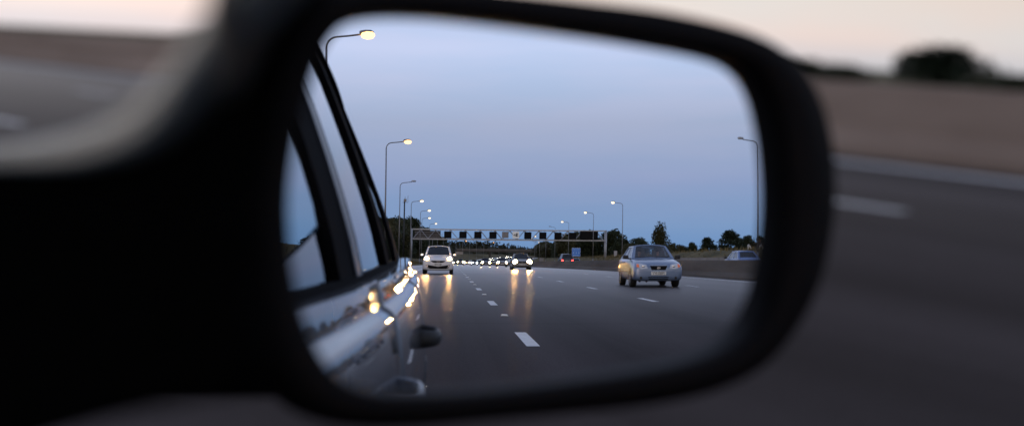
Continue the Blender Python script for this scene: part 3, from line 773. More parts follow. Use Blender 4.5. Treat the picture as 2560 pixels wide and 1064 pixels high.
def make_car(P):
    """local frame: front at +Y, wheels on z=0. Returns an Empty with its parts."""
    L, Wd, H = P['L'], P['W'], P['H']
    hw = Wd / 2
    root = bpy.data.objects.new(P['name'], None); COL.objects.link(root)
    pm = P['paint']
    zb, hood, cowlz, belt = P['sill'], P['hood'], P['cowl_z'], P['belt']
    yF, yR = L / 2, -L / 2
    yc, yrf, yrr, ybl = P['cowl_y'], P['roof_f'], P['roof_r'], P['boot_y']     # cowl, roof front, roof rear, base of the rear window
    # stations: y, half width, sill z, side bulge z, shoulder z, top z
    st = [(yF - .000, hw * .80, zb + .10, zb + .22, hood - .22, hood - .20),
          (yF - .035, hw * .945, zb + .02, zb + .20, hood - .14, hood - .10),
          (yF - .150, hw * .995, zb, zb + .20, hood - .09, hood - .03),
          (yF - .40, hw * 1.0, zb, zb + .22, hood - .06, hood + (cowlz - hood) * .25),
          (yF - .75, hw * 1.0, zb, zb + .24, hood - .03 + (cowlz - hood) * .3, hood + (cowlz - hood) * .65),
          (yc, hw * 1.0, zb, zb + .26, belt - .05, cowlz),
          (yc - .5, hw, zb, zb + .27, belt - .035, belt),
          (0.0, hw, zb, zb + .27, belt - .03, belt),
          (yR + 1.1, hw, zb, zb + .27, belt - .02, belt + .01),
          (ybl + .05, hw * .985, zb, zb + .28, belt - .02, belt + .02),
          (yR + .16, hw * .95, zb + .02, zb + .28, belt - .04, belt - .005),
          (yR + .03, hw * .86, zb + .06, zb + .30, belt - .12, belt - .06),
          (yR, hw * .72, zb + .14, zb + .34, belt - .22, belt - .18)]
    rows = []
    for (y, w_, z0, z1, zs, zt) in st:
        tk = .90
        half = [(0, z0), (w_ * .6, z0), (w_ * .93, z0 + .015), (w_ * .985, z0 + .09), (w_, z1), (w_ * .995, (z1 + zs) / 2), (w_ * .965, zs), (w_ * .90, zt - .012), (w_ * .62, zt + .012), (w_ * .3, zt + .022), (0, zt + .025)]
        ring = [(x, y, z) for x, z in half] + [(-x, y, z) for x, z in half[-2:0:-1]]
        rows.append(ring)
    mb = MB(); mb.grid(rows, close=True)
    nn = len(rows[0])
    mb.f.append(tuple(range(nn))); mb.m.append(0)
    b0 = (len(rows) - 1) * nn
    mb.f.append(tuple(b0 + i for i in range(nn))[::-1]); mb.m.append(0)
    body = subsurf(mb.build('body', pm, root, smooth=True), 2)
    dg = bpy.context.evaluated_depsgraph_get(); dg.update()
    me = body.evaluated_get(dg).to_mesh()
    tree = BVHTree.FromPolygons([v.co.copy() for v in me.vertices], [tuple(p.vertices) for p in me.polygons])
    body.evaluated_get(dg).to_mesh_clear()
    def fy(x, z, s=1):
        h = tree.ray_cast(Vector((x, s * 6, z)), Vector((0, -s, 0)))
        return h[0].y if h[0] is not None else s * (L / 2 - .12)
    def sxx(y, z, s=1):
        h = tree.ray_cast(Vector((s * 4, y, z)), Vector((-s, 0, 0)))
        return h[0].x if h[0] is not None else s * hw
    def patch(name, pts, m_, par, off=.006, thick=.03, s=1, sub=5):
        """polygon in x,z laid over the front (s=1) or rear (s=-1) of the body"""
        cxm = sum(p[0] for p in pts) / len(pts); czm = sum(p[1] for p in pts) / len(pts)
        dense = []
        for (a, b), (c_, d_) in zip(pts, pts[1:] + pts[:1]):
            for k in range(3): dense.append((a + (c_ - a) * k / 3, b + (d_ - b) * k / 3))
        mb = MB(); rings = []
        for k in range(sub + 1):
            f = 1 - k / sub * .985
            rings.append([(cxm + (x - cxm) * f, fy(cxm + (x - cxm) * f, czm + (z - czm) * f, s) + s * off, czm + (z - czm) * f) for x, z in dense])
        back = [(p[0], p[1] - s * thick, p[2]) for p in rings[0]]
        mb.grid([back] + rings, close=True)
        mb.f.append(tuple(len(mb.v) - len(dense) + i for i in range(len(dense)))); mb.m.append(0)
        return mb.build(name, m_, par, smooth=False)
    # cabin: a frame of pillars round real window openings
    wb_, wr = hw * .90, P['roof_w'] / 2
    A = [(-wb_, yc - .02, cowlz - .02), (wb_, yc - .02, cowlz - .02)]
    yb2 = ybl
    base = {'fl': Vector((-wb_ * .97, yc, cowlz - .015)), 'fr': Vector((wb_ * .97, yc, cowlz - .015)), 'rl': Vector((-wb_ * .97, yb2, belt)), 'rr': Vector((wb_ * .97, yb2, belt))}
    top = {'fl': Vector((-wr, yrf, H - .05)), 'fr': Vector((wr, yrf, H - .05)), 'rl': Vector((-wr * .97, yrr, H - .06)), 'rr': Vector((wr * .97, yrr, H - .06))}
    def lerp(a, b, t_): return a + (b - a) * t_
    cab = MB()
    glass = []
    def framed(q, mx, mz0, mz1, name, splits=(), crown=0.0):
        """q: base a, base b, top b, top a; leaves one opening per split"""
        a, b, c_, d_ = q
        def pt(u, v):
            p = lerp(lerp(a, b, u), lerp(d_, c_, u), v)
            nrm = (b - a).cross(d_ - a).normalized()
            return p + nrm * crown * (1 - (2 * u - 1) ** 2) * (.35 + .65 * v)
        us = [0, mx] + [s_ for sp in splits for s_ in (sp - mx * .35, sp + mx * .35)] + [1 - mx, 1]
        # frame strips
        K = 6
        def quad(u0, u1, v0, v1, ku=1):
            rows_ = [[pt(u0 + (u1 - u0) * i / ku, v0 + (v1 - v0) * j / 3) for i in range(ku + 1)] for j in range(4)]
            cab.grid(rows_)
        quad(0, 1, 0, mz0, K); quad(0, 1, 1 - mz1, 1, K)
        cols = [(us[i], us[i + 1]) for i in range(len(us) - 1)]
        for i, (u0, u1) in enumerate(cols):
            if i % 2 == 0: quad(u0, u1, mz0, 1 - mz1)
            else:
                rows_ = [[pt(u0 + (u1 - u0) * ii / K, mz0 + (1 - mz0 - mz1) * j / 4) for ii in range(K + 1)] for j in range(5)]
                glass.append((name, rows_, (b - a).cross(d_ - a).normalized()))
    framed((base['fl'], base['fr'], top['fr'], top['fl']), .065, .02, .06, 'windscreen', crown=-P.get('crown', .05))
    framed((base['rr'], base['rl'], top['rl'], top['rr']), .08, .10, .10, 'rear_window', crown=-.03)
    framed((base['fr'], base['rr'], top['rr'], top['fr']), .07, .03, .09, 'side_window', (.52,), crown=-.015)
    framed((base['rl'], base['fl'], top['fl'], top['rl']), .07, .03, .09, 'side_window', (.48,), crown=-.015)
    cabin = cab.build('pillars', pm, root, smooth=False)
    sd = cabin.modifiers.new('thick', 'SOLIDIFY'); sd.thickness = .035; sd.offset = 0
    for name, rows_, nr in glass:
        mb = MB(); mb.grid([[p for p in r] for r in rows_])
        g = mb.build(name, P['glass'], root, smooth=True, fix=False)
    # roof panel, crowned
    mb = MB(); rows_ = []
    for j in range(9):
        v = j / 8
        y = yrf + .02 + (yrr - yrf - .04) * v
        wv = (wr + .01) * (1 - .03 * v)
        zc = H - .05 + .05 * math.sin(math.pi * min(1, .12 + v * .8)) - .01 * v
        rows_.append([(wv * u, y, zc - .035 * abs(u) ** 3 - (.012 if abs(u) == 1 else 0)) for u in (-1, -.85, -.5, 0, .5, .85, 1)])
    mb.grid(rows_); r_ = mb.build('roof', pm, root, smooth=True)
    sd = r_.modifiers.new('thick', 'SOLIDIFY'); sd.thickness = .03; sd.offset = -1
    # cabin floor at waist height, dash and seats
    mb = MB(); mb.box((0, (yc + yb2) / 2 - .1, belt - .005), (wb_ * 1.7, abs(yc - yb2) - .25, .07)); mb.build('dashboard', M['cabin'], root)
    for sx_ in (-.36, .36):
        mb = MB(); mb.box((sx_, -.05, belt + .10), (.46, .13, .40), rot=Matrix.Rotation(.2, 3, 'X')); mb.box((sx_, -.09, belt + .39), (.26, .09, .17))
        subsurf(bevel(mb.build('front_seat', M['seat'], root, smooth=True), .03, 2), 1)
    # wheels
    rw = P['wheel']
    yw = P['axles']
    for yv in yw:
        for s in (-1, 1):
            mb = MB()
            mb.lathe([(-.10, rw * .60), (-.105, rw * .90), (-.085, rw * .985), (0, rw), (.085, rw * .985), (.105, rw * .90), (.10, rw * .60)], (s * (hw - .105), yv, rw), 'X', 28)
            wh = mb.build('wheel', M['tyre'], root, smooth=True)
            mb = MB(); xo = s * (hw - .005)
            mb.lathe([(-s * .06, rw * .62), (0, rw * .62), (s * .004, rw * .55), (-s * .012, rw * .50), (-s * .012, .02)], (xo, yv, rw), 'X', 24, 0)
            for k in range(6):
                a = k * math.pi / 3
                mb.box((xo - s * .002, yv + math.cos(a) * rw * .30, rw + math.sin(a) * rw * .30), (.02, .055, rw * .5), 0, Matrix.Rotation(-(a - math.pi / 2), 3, 'X') if False else Matrix.Rotation(a - math.pi / 2, 3, 'X'))
            mb.lathe([(0, .05), (s * .012, .045)], (xo, yv, rw), 'X', 12)
            mb.build('rim', M['rim'], wh)
            mb = MB()
            arch = [(yv + rw * 1.16 * math.cos(a * math.pi / 14), rw + rw * 1.14 * math.sin(a * math.pi / 14)) for a in range(-2, 17)]
            rim_o = [(sxx(a, max(b, zb + .03), s) + s * .008, a, b) for a, b in arch]
            cin = (s * (hw - .30), yv, rw)
            nA = len(rim_o)
            mb.add(rim_o + [(p[0] - s * .10, p[1], p[2]) for p in rim_o], [(i, i + 1, nA + i + 1, nA + i) for i in range(nA - 1)] + [tuple(range(nA))])
            mb.build('wheel_arch', M['black'], root)
    # door mirrors
    for s in (-1, 1):
        mb = MB(); mxp_ = P['mirror_z']
        mb.box((s * (hw + .075), yc - .22, mxp_), (.20, .09, .135)); o = subsurf(bevel(mb.build('door_mirror', P['mirror_mat'], root, smooth=True), .03, 2), 1)
        mb = MB(); mb.box((s * (hw - .045), yc - .20, mxp_ - .05), (.12, .05, .05)); mb.build('mirror_arm', M['black'], o)
    # front: grille, intake, lamps, plate, badge
    for (nm, pts, mm) in P['front']:
        patch(nm, pts, M[mm], root)
    for s in (-1, 1):
        hl = patch('headlight', [(s * x, z) for x, z in P['headlight']][:: s], M[P.get('lens', 'lens')], root, .008)
        if P.get('indicator'):
            patch('indicator', [(s * x, z) for x, z in P['indicator']][:: s], M['amber'], hl, .014)
        lx, lz, lr = P['lamp']
        y0 = fy(s * lx, lz)
        mb = MB(); mb.lathe([(-.06, lr * .6), (.0, lr), (.012, lr * .93), (.018, lr * .6), (.020, lr * .15)], (s * lx, y0 + .004, lz), 'Y', 20)
        lm = M[P['lamp_mat']] if P['lamp_mat'] else M['chrome']
        mb.build('lamp', lm, hl, smooth=True)
        if P.get('fog'):
            fx, fz, fr = P['fog']
            mb = MB(); mb.lathe([(-.04, fr), (.012, fr), (.014, fr * .7), (.004, fr * .6), (.004, fr * .1)], (s * fx, fy(s * fx, fz), fz), 'Y', 16); mb.build('fog_lamp', M['black'], root)
    # bumper strip, side rubbing strips, door handles
    for s in (-1, 1):
        mb = MB()
        zz_ = zb + .30
        rows_ = [[(sxx(yv, zz_ + dz, s) + s * dx, yv, zz_ + dz) for dz, dx in ((-.025, -.01), (-.02, .014), (.02, .014), (.025, -.01))] for yv in [yw[1] + rw * 1.35 + (yw[0] - yw[1] - rw * 2.7) * k / 8 for k in range(9)]]
        mb.grid(rows_); mb.build('side_strip', M['black'], root)
        for yv in (-.15, -1.0):
            mb = MB(); mb.box((sxx(yv, belt - .12, s) + s * .018, yv, belt - .12), (.03, .17, .03)); bevel(mb.build('door_handle', M['black'] if P['mirror_mat'] is M['black'] else pm, root), .01)
    mb = MB(); py_ = fy(0, P['plate_z']) + .014
    mb.box((0, py_, P['plate_z']), (.52, .016, .112)); pl = bevel(mb.build('number_plate', M['plate'], root), .008)
    if P.get('plate'):
        me2 = text_mesh(P['plate'], .115)
        me2.materials.clear(); me2.materials.append(M['plate_ink'])
        o = bpy.data.objects.new('plate_text', me2); COL.objects.link(o); o.parent = pl
        o.location = (0, py_ + .011, P['plate_z']); o.rotation_euler = (math.radians(90), 0, math.radians(180)); o.scale = (.86, 1.0, 1)
    if P.get('badge'):
        bw, bh, bz = P['badge']
        mb = MB()
        ring_o = [(bw * math.cos(a * math.pi / 12), bz + bh * math.sin(a * math.pi / 12)) for a in range(24)]
        by = max(fy(x, z) for x, z in ring_o) + .012
        for a in range(24):
            b = (a + 1) % 24
            q = [ring_o[a], ring_o[b], (ring_o[b][0] * .78, bz + (ring_o[b][1] - bz) * .76), (ring_o[a][0] * .78, bz + (ring_o[a][1] - bz) * .76)]
            mb.prism([(x, by, z) for x, z in q], (0, .012, 0))
        for x in P.get('badge_bars', ()):
            mb.prism([(x - .008 + bh * .22, by, bz + bh * .6), (x + .010 + bh * .22, by, bz + bh * .6), (x + .010 - bh * .22, by, bz - bh * .6), (x - .008 - bh * .22, by, bz - bh * .6)], (0, .012, 0))
        if P.get('badge_bars'): mb.box((0, by + .006, bz), (bw * 1.0, .012, bh * .28))
        mb.build('badge', M['chrome'], root)
    # rear lamps
    for s in (-1, 1):
        patch('tail_light', [(s * x, z) for x, z in ((hw * .60, belt - .34), (hw * .88, belt - .34), (hw * .90, belt - .12), (hw * .62, belt - .14))][:: s], M[P.get('tail', 'tail_off')], root, .008, .03, -1)
    mb = MB(); mb.box((0, fy(0, P['plate_z'] + .2, -1) - .012, P['plate_z'] + .2), (.52, .016, .112)); mb.build('rear_plate', M['plate'], root)
    # wipers
    mb = MB()
    for x0, x1 in ((-.62, -.05), (.02, .58)):
        mb.tube([(x0, yc - .035, cowlz + .030), (x1, yc - .075, cowlz + .055)], .012, 5)
    mb.build('wiper', M['black'], root)
    return root

SALOON = dict(name='silver_saloon', L=4.24, W=1.71, H=1.395, paint=M['silver_blue'], sill=.20, hood=.80, cowl_z=.945, belt=.93, cowl_y=.92, roof_f=.22, roof_r=-.95, boot_y=-1.62, roof_w=1.14,
              wheel=.292, axles=(1.27, -1.17), mirror_z=.98, mirror_mat=M['black'], glass=M['pane_clear'], crown=.06,
              front=[('grille', [(-.30, .70), (.30, .70), (.24, .565), (-.24, .565)], 'grille'), ('grille_trim', [(-.31, .722), (.31, .722), (.305, .705), (-.305, .705)], 'chrome'),
                     ('lower_intake', [(-.36, .345), (.36, .345), (.34, .315), (-.34, .315)], 'grille'), ('lower_intake', [(-.34, .29), (.34, .29), (.32, .255), (-.32, .255)], 'grille')],
              headlight=[(.38, .615), (.42, .735), (.60, .775), (.745, .765), (.765, .655), (.60, .60)], indicator=[(.665, .648), (.668, .762), (.742, .758), (.76, .66)], lamp=(.525, .685, .062), lamp_mat=None,
              fog=(.60, .31, .045), plate_z=.46, plate='YX03 EYY', badge=(.062, .036, .633), badge_bars=(-.022, .022))
MPV = dict(name='white_hatchback', L=4.07, W=1.765, H=1.60, paint=M['white_paint'], sill=.22, hood=.90, cowl_z=1.06, belt=1.04, cowl_y=1.10, roof_f=.30, roof_r=-1.55, boot_y=-1.92, roof_w=1.24,
           wheel=.315, axles=(1.27, -1.34), mirror_z=1.09, mirror_mat=M['white_paint'], glass=M['pane_dark'], crown=.07,
           front=[('grille', [(-.43, .735), (-.36, .76), (.36, .76), (.43, .735), (.30, .665), (.12, .645), (-.12, .645), (-.30, .665)], 'grille'),
                  ('lower_intake', [(-.70, .53), (-.60, .53), (-.45, .415), (.45, .415), (.60, .53), (.70, .53), (.62, .37), (.45, .315), (-.45, .315), (-.62, .37)], 'grille'),
                  ('fog_trim', [(-.66, .51), (-.61, .51), (-.555, .41), (-.60, .385)], 'chrome'), ('fog_trim', [(.66, .51), (.61, .51), (.555, .41), (.60, .385)], 'chrome')],
           headlight=[(.47, .75), (.52, .92), (.72, .985), (.80, .93), (.79, .80), (.68, .735)], lamp=(.66, .855, .125), lamp_mat='lamp_warm', lens='lens_warm', plate_z=.555, plate='BJ11 UYE', badge=(.085, .042, .705), badge_bars=())
ESTATE = dict(name='saloon_car', L=4.4, W=1.75, H=1.46, paint=M['dark_paint'], sill=.21, hood=.83, cowl_z=.97, belt=.96, cowl_y=.95, roof_f=.22, roof_r=-1.1, boot_y=-1.75, roof_w=1.16,
              wheel=.31, axles=(1.30, -1.28), mirror_z=1.01, mirror_mat=M['black'], glass=M['pane_dark'], crown=.06,
              front=[('grille', [(-.40, .74), (.40, .74), (.34, .60), (-.34, .60)], 'grille'), ('lower_intake', [(-.62, .36), (.62, .36), (.56, .25), (-.56, .25)], 'grille')],
              headlight=[(.44, .62), (.46, .75), (.66, .80), (.79, .77), (.79, .66), (.64, .615)], lamp=(.64, .70, .14), lamp_mat='lamp_far', lens='lens_warm', fog=(.58, .31, .05), plate_z=.47, plate='KD55 RLM', badge=(.05, .05, .672))

PAINTS = [M[k] for k in ('white_paint', 'dark_paint', 'grey_paint', 'navy_paint', 'blue_paint', 'silver_blue')]
def repaint(root, paint=None, lampm=None, old_paint=None, old_lamp=None, tail=None):
    """own colours for a copy whose meshes are shared"""
    st = [root]
    while st:
        o = st.pop(); st.extend(o.children)
        if o.type != 'MESH': continue
        for i, s in enumerate(o.material_slots):
            if s.material is None: continue
            if paint and s.material in PAINTS: s.link = 'OBJECT'; s.material = paint
            elif lampm and o.name.startswith('lamp'): s.link = 'OBJECT'; s.material = lampm
            elif lampm and o.name.startswith('headlight'):
                s.link = 'OBJECT'; s.material = {'headlight_main_beam': M['lens_gold'], 'headlight_cool': M['lens_cool'], 'chrome': M['lens']}.get(lampm.name, M['lens_warm'])
            elif tail and o.name.startswith('tail_light'): s.link = 'OBJECT'; s.material = tail

hy = make_car(SALOON); hy.location = W(7.66, -33.2, 0); hy.scale = (1.05, 1.0, 1.02); hy.rotation_euler = (0, 0, math.radians(2))
tag(hy, 'ice-blue silver four-door saloon with amber corner indicators and unlit headlights in the outer lane', 'car')
wv = make_car(MPV); wv.location = W(-.28, -56.2, 0)
tag(wv, 'white tall hatchback with headlights on, following in the lane of the mirror car', 'car')
es = make_car(ESTATE); plain = copy_tree(es); plain.location = W(8.9, -153, 0)
TR = 'oncoming-facing traffic far behind'
def follow(x, y, paint, lampm, label, first=False, sc=1.0, group=None, src=None):
    o = es if first else copy_tree(src or plain)
    p = W(x, y, 0); o.location = p; o.scale = (sc, sc, sc)
    o.rotation_euler = (0, 0, math.atan(2 * max(0, -y - 300) / 5334.0))
    if src is None: repaint(o, paint, lampm, M['dark_paint'], M['lamp_far'])
    else: repaint(o, paint, lampm, M['white_paint'], M['lamp_warm'])
    return tag(o, label, 'car', group)
follow(6.9, -86, M['grey_paint'], M['lamp_gold'], 'grey car with dazzling golden main-beam headlights', True)
for lp in [q for h_ in es.children if h_.name.startswith('headlight') for q in h_.children if q.name.startswith('lamp')]:
    lp.data = lp.data.copy()        # glare put into the shape: lamp discs widened past their real size
    cx_ = sum(v.co.x for v in lp.data.vertices) / len(lp.data.vertices); cz_ = sum(v.co.z for v in lp.data.vertices) / len(lp.data.vertices)
    for v in lp.data.vertices: v.co.x = cx_ + (v.co.x - cx_) * 1.55; v.co.z = cz_ + (v.co.z - cz_) * 1.4
plain.scale = (1, 1, 1); repaint(plain, M['grey_paint'], M['lamp_far'])
tag(plain, 'grey car with warm headlights close beside the dazzling main-beam car', 'car')
follow(7.05, -172, M['navy_paint'], M['lamp_warm'], 'dark navy car with white headlights left of the pair of grey cars')
follow(7.15, -252, M['dark_paint'], M['lamp_cool'], 'low dark car with cool bluish-white headlights')
follow(3.35, -242, M['grey_paint'], M['lamp_far'], 'pale car with yellowish headlights just past the white hatchback', src=wv)
follow(2.6, -310, M['dark_paint'], M['lamp_far'], 'car half hidden behind the pale yellow-lit car next to the white hatchback')
follow(6.6, -322, M['dark_paint'], M['lamp_warm'], 'car whose lights peep out beside the low dark car with bluish headlights')
follow(10.9, -335, M['dark_paint'], M['lamp_warm'], 'small distant car with lights just behind the dark navy car')
follow(11.3, -420, M['navy_paint'], M['lamp_warm'], 'small distant car with lights above and behind the dark navy car')
FAR = [(3.2, -690), (7.2, -700), (11, -725), (3.4, -742), (7.1, -770), (11, -765), (3.2, -800), (7.2, -640), (11.1, -600)]
for x, y in FAR:
    follow(x, y, M['dark_paint'], M['lamp_tiny'], 'tiny far-off car with headlights in the bunch near the bridge', group='far-off cars bunched near the bridge')
# cars going away on the other carriageway
def away(x, y, paint, label, src, old, tail=None):
    o = copy_tree(plain if src is es else src); o.location = W(x, y, 0); o.rotation_euler = (0, 0, math.pi)
    repaint(o, paint, M['chrome'], old, M['lamp_far'] if src is es else M['lamp_warm'], tail)
    return tag(o, label, 'car')
away(20.4, -61, M['blue_paint'], 'blue car on the opposite carriageway showing over the barrier at the right edge', es, M['dark_paint'])
t_ = away(17.3, -136, M['dark_paint'], 'dark tall car with red tail lights on the opposite carriageway below the blue sign', wv, M['white_paint'], M['tail'])
t_.scale = (1.08, 1.08, 1.22)
away(21.6, -158, M['silver_blue'], 'pale silver car showing its roof over the barrier beside the dark red-lit car', es, M['dark_paint'])

# ------------------------------------------------------------------ two people in the silver saloon
def person(label, loc, hands, turn=0.0, shirt=M['shirt'], hairm=M['hair']):
    """seated figure; local +Y is where the person looks, origin at the hips"""
    V, E, R = [], [], []
    def v(p, r, par=None):
        V.append(p); R.append(r)
        if par is not None: E.append((par, len(V) - 1))
        return len(V) - 1
    pel = v((0, 0, .06), (.15, .11)); wst = v((0, -.04, .22), (.14, .10), pel); chest = v((0, -.08, .40), (.155, .11), wst); nk0 = v((0, -.09, .52), (.075, .07), chest)
    nk = v((0, -.07, .59), (.05, .05), nk0); jaw = v((0, -.03, .655), (.062, .07), nk); hd = v((0, -.04, .73), (.074, .09), jaw); crown = v((0, -.05, .80), (.055, .065), hd)
    for s in (-1, 1):
        sh = v((s * .18, -.08, .48), (.062, .06), chest); elb = v((s * .25, .12, .26), (.045, .045), sh); wr_ = v((s * hands[0], hands[1], hands[2]), (.028, .028), elb)
        pm_ = v((s * (hands[0] - .02), hands[1] + .06, hands[2] + .03), (.032, .022), wr_)
        for k in range(4):
            f1 = v((s * (hands[0] - .05), hands[1] + .10 - .008 * abs(k - 1), hands[2] + .055 - .020 * k), (.011, .011), pm_); v((s * (hands[0] - .085), hands[1] + .075, hands[2] + .055 - .020 * k), (.009, .009), f1)
        th = v((s * (hands[0] - .035), hands[1] + .03, hands[2] + .065), (.011, .011), pm_)
        hip = v((s * .10, .05, .05), (.095, .085), pel); kn = v((s * .13, .44, .12), (.065, .065), hip); an = v((s * .13, .72, -.22), (.042, .042), kn); v((s * .13, .86, -.25), (.045, .035), an)
    me = bpy.data.meshes.new('person'); me.from_pydata(V, E, [])
    o = bpy.data.objects.new('person', me); COL.objects.link(o)
    sk = o.modifiers.new('skin', 'SKIN'); sk.use_smooth_shade = True
    for i, r in enumerate(R): me.skin_vertices[0].data[i].radius = r
    me.skin_vertices[0].data[0].use_root = True
    subsurf(o, 1)
    dg = bpy.context.evaluated_depsgraph_get(); dg.update()
    full = bpy.data.meshes.new_from_object(o.evaluated_get(dg))
    o.modifiers.clear(); o.data = full
    full.materials.clear(); full.materials.append(shirt); full.materials.append(M['skin'])
    for p in full.polygons:
        c = p.center; p.use_smooth = True
        hand = c.y > hands[1] - .01 and c.z > hands[2] - .08 and c.z < hands[2] + .12 and abs(c.x) < .3 and c.y < hands[1] + .2
        p.material_index = 1 if (c.z > .55 or hand) else 0
    # face: nose, eyes, mouth, ears
    fb = MB()
    fb.add([(0, .062, .742), (-.014, .055, .70), (.014, .055, .70), (0, .085, .705)], [(0, 1, 3), (0, 3, 2), (1, 2, 3)])
    nose = fb.build('nose', M['skin'], o)
    for s in (-1, 1):
        eb = MB(); eb.lathe([(-.006, .004), (0, .010), (.005, .004)], (s * .030, .050, .742), 'Y', 8); eb.build('eye', M['plate_ink'], o)
        eb = MB(); eb.lathe([(-.008, .010), (0, .024), (.008, .014)], (s * .082, -.035, .725), 'X', 8); eb.build('ear', M['skin'], o)
    eb = MB(); eb.box((0, .056, .668), (.045, .012, .009)); eb.build('mouth', mat('lips', (.30, .12, .10), .5, var=.05), o)
    hb = MB(); rows_ = []
    for i in range(7):
        a = i / 6 * 1.75
        rows_.append([(.092 * math.sin(a) * math.cos(b * math.pi / 8) * .95, -.055 + .105 * math.sin(a) * math.sin(b * math.pi / 8) - .015 * i / 6, .765 + .085 * math.cos(a)) for b in range(16)])
    hb.grid(rows_, close=True); hb.f = [f for f in hb.f if not (sum(hb.v[i][1] for i in f) / 4 > .012 and sum(hb.v[i][2] for i in f) / 4 < .785)]; hb.m = [0] * len(hb.f)
    hb.build('hair', hairm, o, smooth=True)
    o.location = loc; o.rotation_euler = (0, 0, turn)
    return tag(o, label, 'person')
hp = Vector(hy.location)
person('driver in a grey top at the wheel of the ice-blue saloon', hp + Vector((.36, .02, .42)), (.17, .40, .40))
person('front passenger with hands in the lap in the ice-blue saloon', hp + Vector((-.36, .02, .42)), (.08, .30, .16), shirt=mat('maroon_top', (.16, .05, .05), .9, var=.15))

# ------------------------------------------------------------------ the car that carries the mirror
own = thing('silver_car', 'silver car seen along its own flank in its door mirror', 'car', (0, 0, 0))
XC = -.65          # centre line of the car
def belt(y): return .868 + .060 * min(1, max(0, (.5 - y) / 2.8))
def X0(y): return .262 - .085 * max(0, (y + 1.0) / 1.55) ** 2 - .050 * max(0, (-y - 1.2) / 1.3) ** 2
PROF = [(0.0, -.054), (.012, -.050), (.028, -.0465), (.034, -.0455), (.038, -.042), (.043, -.033), (.047, -.0285), (.053, -.0255), (.07, -.021), (.10, -.0145), (.14, -.008), (.20, -.001), (.26, 0), (.34, -.002), (.44, -.013), (.52, -.027), (.58, -.046), (.63, -.076)]
def body_x(y, z):
    d = belt(y) - z
    if d <= 0: return X0(y) + PROF[0][1]
    for (a, xa), (b, xb) in zip(PROF, PROF[1:]):
        if a <= d <= b:
            return X0(y) + xa + (xb - xa) * (d - a) / (b - a)
    return X0(y) + PROF[-1][1]
def rail_z(y): return 1.43 - .09 * max(0, (-y - 1.1) / 1.2) ** 2 - .16 * max(0, (y + .1) / .6) ** 2
def green(y, t):
    zb = belt(y); xb = body_x(y, zb) - .034
    return Vector((xb - .19 * max(0.0, t) ** 1.2, y, zb + t * (rail_z(y) - zb)))
def both(name, fn, mat_, par=own, smooth=True):
    a = None
    for s in (0, 1):
        mb = fn()
        if s: mb.v = [(2 * XC - x, y, z) for x, y, z in mb.v]
        o = mb.build(name, mat_, par, smooth=smooth)
        a = a or o
    return a
DZ = [0, .004, .008, .012, .018, .024, .028, .031, .034, .036, .038, .0405, .043, .045, .047, .050, .053, .058, .064, .070, .078, .085, .10, .12, .14, .17, .20, .23, .26, .30, .34, .39, .44, .48, .52, .55, .58, .63]
def flank(y0, y1, k, edge=.012):
    def fn():
        mb = MB(); rows = []
        ys = [y0 + (y1 - y0) * i / k for i in range(k + 1)]
        for i, y in enumerate(ys):
            inn = edge if i in (0, k) else 0
            rows.append([(body_x(y, belt(y) - d) - .0, y, belt(y) - d) for d in DZ])
        first = [(p[0] - .02, p[1], p[2]) for p in rows[0]]; last = [(p[0] - .02, p[1], p[2]) for p in rows[-1]]
        toprow = None
        mb.grid([first] + rows + [last])
        mb.grid([[(r[0][0] - .05, r[0][1], r[0][2] - .002) for r in rows], [r[0] for r in rows]])
        return mb
    return fn
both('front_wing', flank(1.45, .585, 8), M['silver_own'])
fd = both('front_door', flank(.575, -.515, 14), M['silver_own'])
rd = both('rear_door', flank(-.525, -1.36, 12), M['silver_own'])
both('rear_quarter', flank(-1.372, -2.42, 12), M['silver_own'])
def inner():
    mb = MB()
    mb.grid([[(body_x(y, belt(y) - d) - .028, y, belt(y) - d - .01) for d in DZ] for y in (1.4, .5, 0, -.45, -1.0, -1.4, -2.0, -2.4)])
    return mb
both('door_shut', inner, M['rubber'])
def handle(y):
    def fn():
        mb = MB(); z = belt(y) - .145
        x = body_x(y, z)
        ring = []
        for (dx, dy) in [(-.012, .085), (.016, .076), (.030, .060), (.035, .03), (.035, -.03), (.030, -.060), (.016, -.076), (-.012, -.085)]:
            ring.append((x + dx, y + dy, z))
        mb.tube(ring, [.012, .0105, .0095, .009, .009, .0095, .0105, .012], 10)
        mb.v = [(a, b, z + (c - z) * 1.75) for a, b, c in mb.v]
        return mb
    return fn
both('door_handle', handle(-.40), M['silver_own'], fd); both('door_handle', handle(-1.22), M['black'], rd)
# window frames and glass of the cabin side
def panel(y0, y1, t0, t1, off, k=8, kt=8, thick=.012):
    def fn():
        mb = MB()
        def P_(u, v): 
            y = y0 + (y1 - y0) * u; p = green(y, t0 + (t1 - t0) * v); return (p.x + off, p.y, p.z)
        rows = [[P_(i / k, j / kt) for i in range(k + 1)] for j in range(kt + 1)]
        back = [[(p[0] - thick, p[1], p[2]) for p in r] for r in rows]
        mb.grid(rows); mb.grid(back)
        loop = [rows[0][i] for i in range(k + 1)] + [rows[j][k] for j in range(1, kt + 1)] + [rows[kt][i] for i in range(k - 1, -1, -1)] + [rows[j][0] for j in range(kt - 1, 0, -1)]
        loopb = [(p[0] - thick, p[1], p[2]) for p in loop]
        mb.grid([loop, loopb], close=True)
        return mb
    return fn
both('rear_window_glass', panel(-.70, -1.20, .015, .93, -.008), M['pane_dark'], rd)
both('quarter_glass', panel(-1.30, -1.62, .015, .90, -.010), M['pane_dark'])
both('window_frame', panel(-.43, -.575, 0, .95, .000), M['rubber'], fd)
both('pillar_strip', panel(-.575, -.635, 0, .95, .004), mat('gloss_black_strip', (.03, .035, .05), .35, spec=.25, var=.1))
both('window_frame', panel(-.635, -.70, 0, .95, -.002), M['rubber'], rd)
